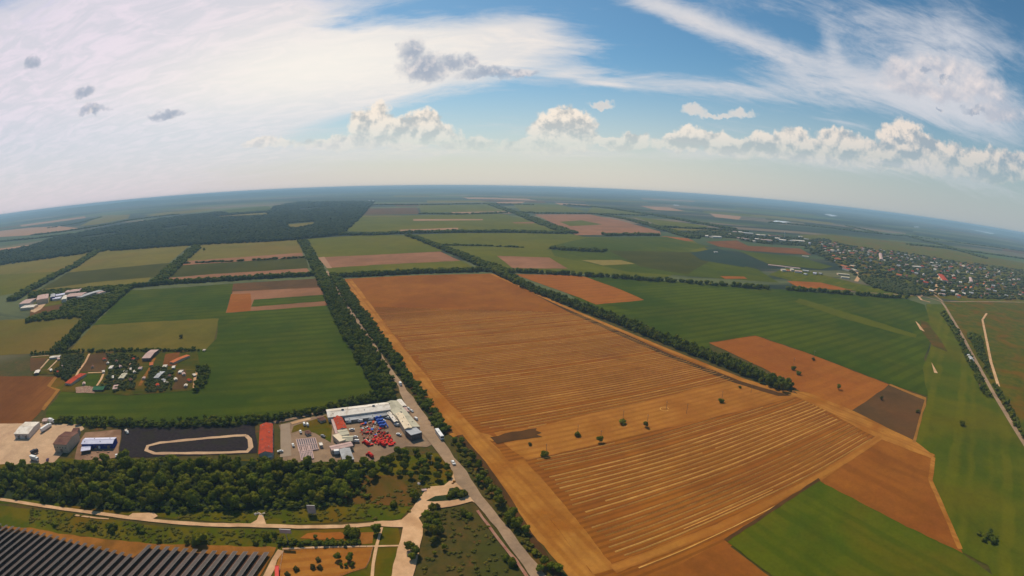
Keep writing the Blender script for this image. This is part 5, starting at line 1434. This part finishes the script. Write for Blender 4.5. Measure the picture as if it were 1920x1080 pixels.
bus(gp(824, 816.5, 1.5), ang_at((817, 805), (832, 826)) , 'long white bus driving on the straight road beside the machinery yard')
car(gp(850, 870.5), ang_at((845, 862), (856, 880)), 'white', 'lone white car on the road just above the pale junction', scale=.85)
car(gp(751, 723), ang_at((745, 713), (757, 733)), 'white', 'white van farther up the straight road where the trees close in', van=True, scale=.8)
CARS = [(780, 788, .3, 'white', 'white car parked on the road side of the tan wing', 1), (766, 768, .3, 'white', 'white car parked beside the small white roofs by the road', 0), (772, 773, .3, 'white', 'second white car parked beside the small white roofs by the road', 0), (654, 794, 1.3, 'white', 'white van at the yard side of the red-roofed workshop', 1),
        (660, 808, 1.3, 'white', 'white car below the van beside the red-roofed workshop', 0), (666, 822, 1.2, 'white', 'white car at the corner of the grey gabled roof', 0), (669, 830, 1.2, 'white', 'white van at the end of the narrow cream roof', 1), (676, 792, 1.4, 'white', 'white van at the top left of the machine rows', 1),
        (696, 789, 1.4, 'white', 'white van in the middle of the top of the machine rows', 1), (719, 791, .8, 'white', 'white car right of the blue combine row', 0), (728, 786, .8, 'white', 'white car by the upper end of the inner workshop', 0), (744, 799, .7, 'white', 'white van by the lower end of the inner workshop', 1), (748, 817, .7, 'white', 'white car in front of the pale grey flat block', 0),
        (682, 872, .5, 'white', 'white car at the lower gate of the machinery yard', 0), (628, 850, .5, 'white', 'white car in the dark passage left of the grey sheet-roofed shed', 0), (571, 798, .1, 'white', 'left one of the two white vans on the grass strip', 1), (577, 799, .1, 'white', 'right one of the two white vans on the grass strip', 1),
        (564, 812, .1, 'white', 'white car beside the reddish hut', 0), (550, 837, .1, 'white', 'white car at the left side of the storage pens', 0), (526, 849, 1.5, 'white', 'white car on the bare concrete pad', 0), (606, 820, .6, 'grey', 'grey car on the bend right of the storage pens', 0), (188, 841, .1, 'white', 'white van in front of the blue-walled hall', 1),
        (523, 872, .6, 'grey', 'grey car at the edge of the woodland by the dark red roof', 0), (240, 813, .3, 'white', 'white car by the black-earth yard corner', 0), (90, 865, .1, 'violet', 'dark violet car at the lower end of the concrete yard', 0), (219, 857, .2, 'white', 'white car at the lower right corner of the sandy yard', 0)]
for x, y, a, c, lb, v in CARS:
    car(gp(x, y), ROADA + a, c, lb, van=bool(v), scale=.60 if v else .72)
truck(gp(87.5, 806), ang_at((80, 811), (95, 801)), 'white', 'white lorry with a long box parked across the concrete yard', L=13)
truck(gp(66, 852), 1.4, 'dark', 'dark lorry near the lower left of the concrete yard', 'dark', 7)
truck(gp(66, 864), .1, 'white', 'white lorry with blue box at the lower left of the concrete yard', 'white', 9)
truck(gp(98, 793), .1, 'white', 'short white lorry at the hedge above the concrete yard', 'white', 7)
truck(gp(635, 853), .3, 'white', 'white lorry left of the grey sheet-roofed shed', 'white', 6)


# --- farm machines in the yard
def machine_mesh(kind, col):
    m = [paint(col, {'red': (.58, .012, .003), 'blue': (.035, .10, .42), 'orange': (.60, .075, .01), 'grey': (.30, .29, .30), 'white': (.75, .72, .68), 'brown': (.20, .08, .05)}[col]), TYRE, GLASS]
    b = MB()
    if kind == 'tractor':
        b.box(1.0, 0, 1.25, 2.2, .95, .9, 0, taper=.9).box(-.6, 0, 1.2, 1.6, 1.3, .8, 0).box(-.6, 0, 2.1, 1.4, 1.3, 1.1, 2, taper=.9).box(-.6, 0, 2.75, 1.6, 1.5, .18, 0)
        for s in (-1, 1):
            b.cyl((-.9, s * .75, .9), (-.9, s * 1.25, .9), .9, n=10, mi=1); b.cyl((1.5, s * .7, .55), (1.5, s * 1.05, .55), .55, n=9, mi=1)
            b.box(-.9, s * 1.0, 1.75, 1.5, .5, .2, 0)
    elif kind == 'combine':
        b.box(-.5, 0, 2.2, 6.0, 2.6, 2.2, 0, taper=.92).box(2.9, 0, 2.7, 1.5, 2.0, 1.6, 2, taper=.95).box(2.9, 0, 3.6, 1.7, 2.2, .2, 0).box(-1.0, 0, 3.5, 2.6, 2.2, .5, 0, taper=.8)
        b.box(4.6, 0, .6, 1.2, 5.2, 1.0, 0).cyl((4.6, -2.4, 1.3), (4.6, 2.4, 1.3), .55, n=8, mi=0)
        for s in (-1, 1):
            b.cyl((1.6, s * 1.1, .95), (1.6, s * 1.7, .95), .95, n=10, mi=1); b.cyl((-2.6, s * 1.1, .6), (-2.6, s * 1.5, .6), .6, n=9, mi=1)
    elif kind == 'plough':
        b.box(0, 0, .9, 4.6, .25, .3, 0)
        for i in range(5): b.box(-1.8 + i * .9, .2 * (i % 2), .45, .25, .9, .8, 0, taper=.5)
        for s in (-1, 1): b.cyl((-2.0, s * .9, .45), (-2.0, s * 1.15, .45), .45, n=9, mi=1)
    else:   # seed drill / trailer
        b.box(0, 0, 1.35, 4.2, 2.2, .9, 0, taper=1.15).box(2.6, 0, .8, 1.6, .2, .2, 0)
        for s in (-1, 1):
            for x in (-.8, .5): b.cyl((x, s * .95, .5), (x, s * 1.25, .5), .5, n=9, mi=1)
    o = b.build(kind, m); me = o.data; bpy.data.objects.remove(o)
    return me


MM = {}
P, rs = px_points([(672, 799), (684, 792), (703, 792), (720, 806), (731, 815), (742, 831), (735, 836), (696, 836), (686, 833)], 3.3, 41, jitter=.25)
ring = {'tractor': 'farm tractor', 'trailer': 'farm trailer', 'plough': 'folded plough frame'}
for x, y in P[:230]:
    # where in the yard: red ones lower right, blue ones upper left
    d = np.array([gp(x0, y0).xy for x0, y0 in ((722, 828), (680, 800), (705, 815))])
    r = [np.hypot(*(d[i] - (x, y))) for i in range(3)]
    if r[0] < 13: col, kd = ('red' if rs.rand() < .85 else 'orange'), rs.choice(['trailer', 'tractor', 'trailer'])
    elif r[1] < 12: col, kd = rs.choice(['blue', 'orange', 'grey', 'white', 'red', 'brown']), rs.choice(['tractor', 'plough', 'trailer'])
    else: col, kd = rs.choice(['grey', 'red', 'brown', 'orange', 'white', 'brown', 'red', 'orange', 'blue']), rs.choice(['plough', 'trailer', 'tractor', 'plough'])
    if (kd, col) not in MM: MM[(kd, col)] = machine_mesh(kd, col)
    o = bpy.data.objects.new(str(kd) if kd != 'trailer' else 'farm_trailer', MM[(kd, col)]); COL.objects.link(o)
    o.location = (x, y, 2 * LAYER + .1); o.rotation_euler = (0, 0, ROADA + rs.choice([0, 1.57]) + rs.uniform(-.3, .3)); s = rs.uniform(.62, .85); o.scale = (s, s, s)
    tag(o, f'{col} {ring[kd]} standing packed in the rows of the machinery yard', str(kd), f'{col} {kd}s in the machinery yard')
MM['c'] = machine_mesh('combine', 'blue'); MM['cr'] = machine_mesh('combine', 'red')
for i, (x, y) in enumerate([(706.5, 782), (709, 787), (712, 792), (715, 797), (718, 802)]):
    o = bpy.data.objects.new('combine_harvester', MM['c']); COL.objects.link(o)
    p = gp(x, y); o.location = (p.x, p.y, 2 * LAYER + .1); o.rotation_euler = (0, 0, ang_px((706, 780), (718, 802)) + 1.57 + (i % 2) * .1)
    tag(o, ['blue combine harvester at the upper end of the blue row, nearest the long hall', 'blue combine harvester second from the upper end of the blue row', 'blue combine harvester in the middle of the blue row', 'blue combine harvester second from the lower end of the blue row', 'blue combine harvester at the lower end of the blue row'][i], 'combine')
for x, y, lb in [(695.5, 857, 'lone red combine harvester on the empty yard floor near the trees'), (688, 834, 'red combine harvester at the lower left corner of the machine rows'), (718, 836, 'red combine harvester at the foot of the red block of machines')]:
    o = bpy.data.objects.new('combine_harvester', MM['cr']); COL.objects.link(o)
    p = gp(x, y); o.location = (p.x, p.y, 2 * LAYER + .1); o.rotation_euler = (0, 0, ROADA + .3); tag(o, lb, 'combine')

# ------------------------------------------------------------------ solar rows
PANEL = mat('solar_glass', (.072, .056, .046), (.090, .068, .056), .2, rough=.55, spec=.25, c3=(.10, .062, .05), big=.02)
FRAME = mat('panel_frame', (.20, .165, .145), (.25, .21, .18), .5, rough=.5, spec=.4)


def solar_row(A, B, label):
    d = B - A; L = d.length; u = d.normalized()
    e = empty('solar_row', (A.x, A.y, 0), math.atan2(u.y, u.x))
    tag(e, label, 'solar panels', 'rows of solar panels at the lower left')
    w, t = 4.3, math.radians(16)
    cy, sz = w / 2 * math.cos(t), w / 2 * math.sin(t)
    zc = 2.3
    b = MB()
    b.add([(0, -cy, zc - sz), (L, -cy, zc - sz), (L, cy, zc + sz), (0, cy, zc + sz), (0, -cy, zc - sz - .12), (L, -cy, zc - sz - .12), (L, cy, zc + sz - .12), (0, cy, zc + sz - .12)],
          [(0, 1, 2, 3), (7, 6, 5, 4), (0, 4, 5, 1), (1, 5, 6, 2), (2, 6, 7, 3), (3, 7, 4, 0)])
    b.build('panel_table', PANEL, e)
    f = MB()
    n = int(L / 6)
    for i in range(n + 1):
        x = L * i / max(n, 1)
        f.add([(x - .05, -cy, zc - sz + .02), (x + .05, -cy, zc - sz + .02), (x + .05, cy, zc + sz + .02), (x - .05, cy, zc + sz + .02)], [(0, 1, 2, 3)])
    for s in (-1, 1):
        y0, z0 = s * cy, zc + s * sz
        f.add([(0, y0 - .09 * s, z0 + .03), (L, y0 - .09 * s, z0 + .03), (L, y0 + .06 * s, z0 + .03), (0, y0 + .06 * s, z0 + .03)], [(0, 1, 2, 3)])
    f.build('frame', FRAME, e)
    for i in range(0, n + 1, 4):
        x = .3 + (L - .6) * i / max(n, 1)
        MB().cyl((x, 0, -.1), (x, 0, zc - .1), .16, n=6).build('post', METAL, e)
    MB().cyl((.2, 0, zc - .12), (L - .2, 0, zc - .12), .1, n=5).build('rail', METAL, e)


TOP = [(-30, 980), (59, 997), (250, 1044)]
TOP2 = [(283, 1026), (400, 1037), (502, 1040)]
d0 = gp(272, 1027) - gp(222, 1078)
d0.normalize()


def along(pts, step):
    w = [gp(*p) for p in dense(pts, False, 10)]
    out = [w[0]]; acc = 0
    for a, b_ in zip(w, w[1:]):
        s = b_ - a; l = s.length; pos = 0
        nrm = Vector((-d0.y, d0.x, 0))
        l = abs(s.dot(nrm))
        while acc + (l - pos) >= step:
            pos += step - acc; acc = 0
            out.append(a + s * (pos / l))
        acc += l - pos
    return out


r1 = along(TOP, 7.2); r2 = along(TOP2, 7.2)
allr = r1 + r2
for i, p in enumerate(allr):
    q = p - d0 * (95 if i < len(r1) else 75)
    if i == len(r1): lb = 'solar row at the left start of the right-hand block, set higher than its left neighbours'
    elif i == len(allr) - 1: lb = 'last solar row on the right, next to the gravel track'
    elif i < len(r1): lb = 'slanting dark solar row in the left-hand block below the orange soil strip'
    else: lb = 'slanting dark solar row in the right-hand block below the orange soil strip'
    solar_row(p, q, lb)

# ------------------------------------------------------------------ poles, billboards, fence, small things
WOODM = mat('pole_wood', (.16, .11, .08), (.22, .16, .12), 1.0)
for x, y, h, lb in [(1024, 852, 11, 'utility pole rising from the bush nearest the straight road'), (1083, 812, 9, 'utility pole behind the round bush left of the five'), (1126, 826, 11, 'utility pole rising from the largest tree of the pale strip'), (1168, 786, 10, 'utility pole behind the round tree with the shadow bar'),
                    (1213, 797, 12, 'utility pole rising from the dark tree mid strip'), (1249, 768, 10, 'utility pole in the middle of a pale straw ring'), (1287, 776, 12, 'slim utility pole standing alone right of the straw ring'), (1353, 750, 11, 'utility pole rising from the bush near the end of the strip'),
                    (1408, 737, 11, 'utility pole standing alone at the end of the pale strip'), (1487, 688, 14, 'utility pole rising from the upper bush in the right-hand stubble'), (1525, 674, 14, 'utility pole by the small dry bush in the right-hand stubble'),
                    (857, 790, 9, 'utility pole by the field edge above the bus')][:11]:
    p = gp(x, y)
    e = empty('utility_pole', (p.x, p.y, 0), ROWS); tag(e, lb, 'pole', 'utility poles across the stubble field')
    MB().cyl((0, 0, -.3), (0, 0, h), .2, .14, 7).build('pole', WOODM, e)
    MB().box(0, 0, h - .9, .18, 2.6, .18).build('crossarm', WOODM, e)
    for s in (-1, 0, 1): MB().cyl((0, s * 1.15, h - .8), (0, s * 1.15, h - .45), .09, n=6).build('insulator', WALL_W, e)
for x, y, h, w, hh, m, lb in [(586, 966, 9, 6, 7, ROOF_P, 'upright pinkish billboard slab standing in front of the woodland'), (541, 1020, 13, 8, 3, ROOF_P, 'grey billboard raised on one tall post above the hedge')]:
    p = gp(x, y)
    e = empty('billboard', (p.x, p.y, 0), .15); tag(e, lb, 'billboard')
    MB().cyl((0, 0, -.3), (0, .0, h - hh + .2), .28, n=9).build('post', METAL, e)
    MB().box(0, 0, h - hh / 2, w, .5, hh).build('panel', m, e)
    f = MB()
    for s in (-1, 1): f.box(0, 0, h - hh / 2 + s * (hh / 2 + .1), w + .3, .6, .2); f.box(s * (w / 2 + .1), 0, h - hh / 2, .2, .6, hh)
    f.build('frame', METAL, e)
for x, y, lb in [(929, 0, '')][:0] + [(809, 870, 'pale lamp post in the copse by the road'), (547, 885, 'short pale post at the edge of the woodland')]:
    p = gp(x, y); e = empty('lamp_post', (p.x, p.y, 0)); tag(e, lb, 'lamp post')
    MB().cyl((0, 0, -.3), (0, 0, 8.5), .16, .1, 7).build('post', WALL_W, e); MB().box(.6, 0, 8.5, 1.4, .3, .15).build('lamp_head', METAL, e)
qb('container', 'bright red container beside the gravel track at the bottom', [(518, 1062), (524, 1061), (521, 1085), (514, 1085)][::1], 2.6, .3, paint('red', (.6, .03, .02)), paint('red', (.6, .03, .02)), flat=True, cat='container')
qb('container', 'flat pale slab lying on the bare spot left of the junction', [(790, 918), (799, 917), (800, 920), (792, 921)], .8, .2, WALL_C, ROOF_P, flat=True, cat='slab')
rr = random.Random(8)


def rocks(name, px, n, spread, label, m, smin=.5, smax=1.8, group=None):
    for i in range(n):
        c = gp(*px)
        v = ICO1[0] * np.array([rr.uniform(.6, 1), rr.uniform(.6, 1), rr.uniform(.4, .7)]) * rr.uniform(smin, smax)
        v = v * (1 + np.array([[rr.uniform(-.2, .2)] for _ in range(len(v))]))
        me = np_mesh(name, v, ICO1[1], m)
        o = bpy.data.objects.new(name, me); COL.objects.link(o)
        o.location = (c.x + rr.uniform(-1, 1) * spread, c.y + rr.uniform(-1, 1) * spread, .4)
        tag(o, label, 'rock', group)


rocks('rock', (489, 963), 9, 4, 'pale boulder dumped at the stub of the dirt road', mat('rock_pale', (.45, .38, .33), (.55, .46, .4), .5), group='boulders at the stub of the dirt road')
rocks('rock', (788, 909), 2, 2, 'pale boulder on the grass left of the junction', mat('rock_pale', (.45, .38, .33)), 1, 1.8, group='boulders left of the junction')
rocks('debris_heap', (845, 906), 4, 4, 'orange earth heap on the upper corner of the junction', DS, .8, 2.0, group='earth heaps at the junction')
rocks('debris_heap', (160, 730), 16, 9, 'pale rubble heap at the lower edge of the allotments', mat('rubble', (.5, .36, .28), (.3, .16, .12), .4), .8, 1.8, group='rubble heaps by the allotments')
rocks('debris_heap', (188, 850), 14, 12, 'orange sand heap on the sandy yard below the blue-walled hall', mat('sand', (.42, .22, .12), (.5, .27, .15), .3), .8, 2.0, group='sand heaps on the sandy yard')
rocks('debris_heap', (578, 812), 10, 6, 'reddish junk heap between the yard strips', mat('junk', (.30, .12, .09), (.5, .4, .34), .9), .5, 1.4, group='junk heaps between the yard strips')
# fence round the fenced brown field
fe = empty('fence', (0, 0, 0)); tag(fe, 'thin wire fence with posts around the brown field at the bottom', 'fence')
pts = [gp(*q) for q in dense([(520, 1100), (532, 1032), (600, 1029), (700, 1026), (694, 1050), (687, 1066), (640, 1080), (600, 1092)], False, 12)]
wi = MB()
for i, p in enumerate(pts):
    MB().cyl((p.x, p.y, -.2), (p.x, p.y, 1.9), .09, n=5).build('post', WOODM, fe)
    if i:
        q = pts[i - 1]
        for z in (.7, 1.3, 1.8): wi.cyl((q.x, q.y, z), (p.x, p.y, z), .03, n=3, caps=False)
wi.build('wire', METAL, fe)
# straw rings left around two poles
for x, y, r, lb in [(1246, 768, 4.5, 'pale ring of straw around the pole in the pale strip')]:
    p = gp(x, y); vs = []; fs = []
    for i in range(29):
        t = i / 28 * 5.4
        for k in (0, 1): vs.append((p.x + math.cos(t) * (r + k * .8), p.y + math.sin(t) * (r + k * .8), 4 * LAYER + .25))
    fs = [(2 * i, 2 * i + 1, 2 * i + 3, 2 * i + 2) for i in range(28)]
    o = mesh_obj('straw_ring', vs, fs, [MATS['straw']]); tag(o, lb, 'straw', kind='stuff')

# ------------------------------------------------------------------ haze
def haze():
    b = MB().box(0, 0, (H + 12 - 2) / 2, 76000, 76000, H + 12 + 2)
    m = bpy.data.materials.new('haze_air'); m.use_nodes = True
    t = m.node_tree; t.nodes.clear()
    v = t.nodes.new('ShaderNodeVolumePrincipled')
    v.inputs['Color'].default_value = (.50, .76, 1.0, 1)
    v.inputs['Density'].default_value = 7.5e-5
    v.inputs['Anisotropy'].default_value = 0.0
    o = t.nodes.new('ShaderNodeOutputMaterial')
    t.links.new(v.outputs[0], o.inputs['Volume'])
    ob = b.build('haze', m)
    tag(ob, 'pale blue summer haze over the plain', 'haze', kind='stuff')


haze()
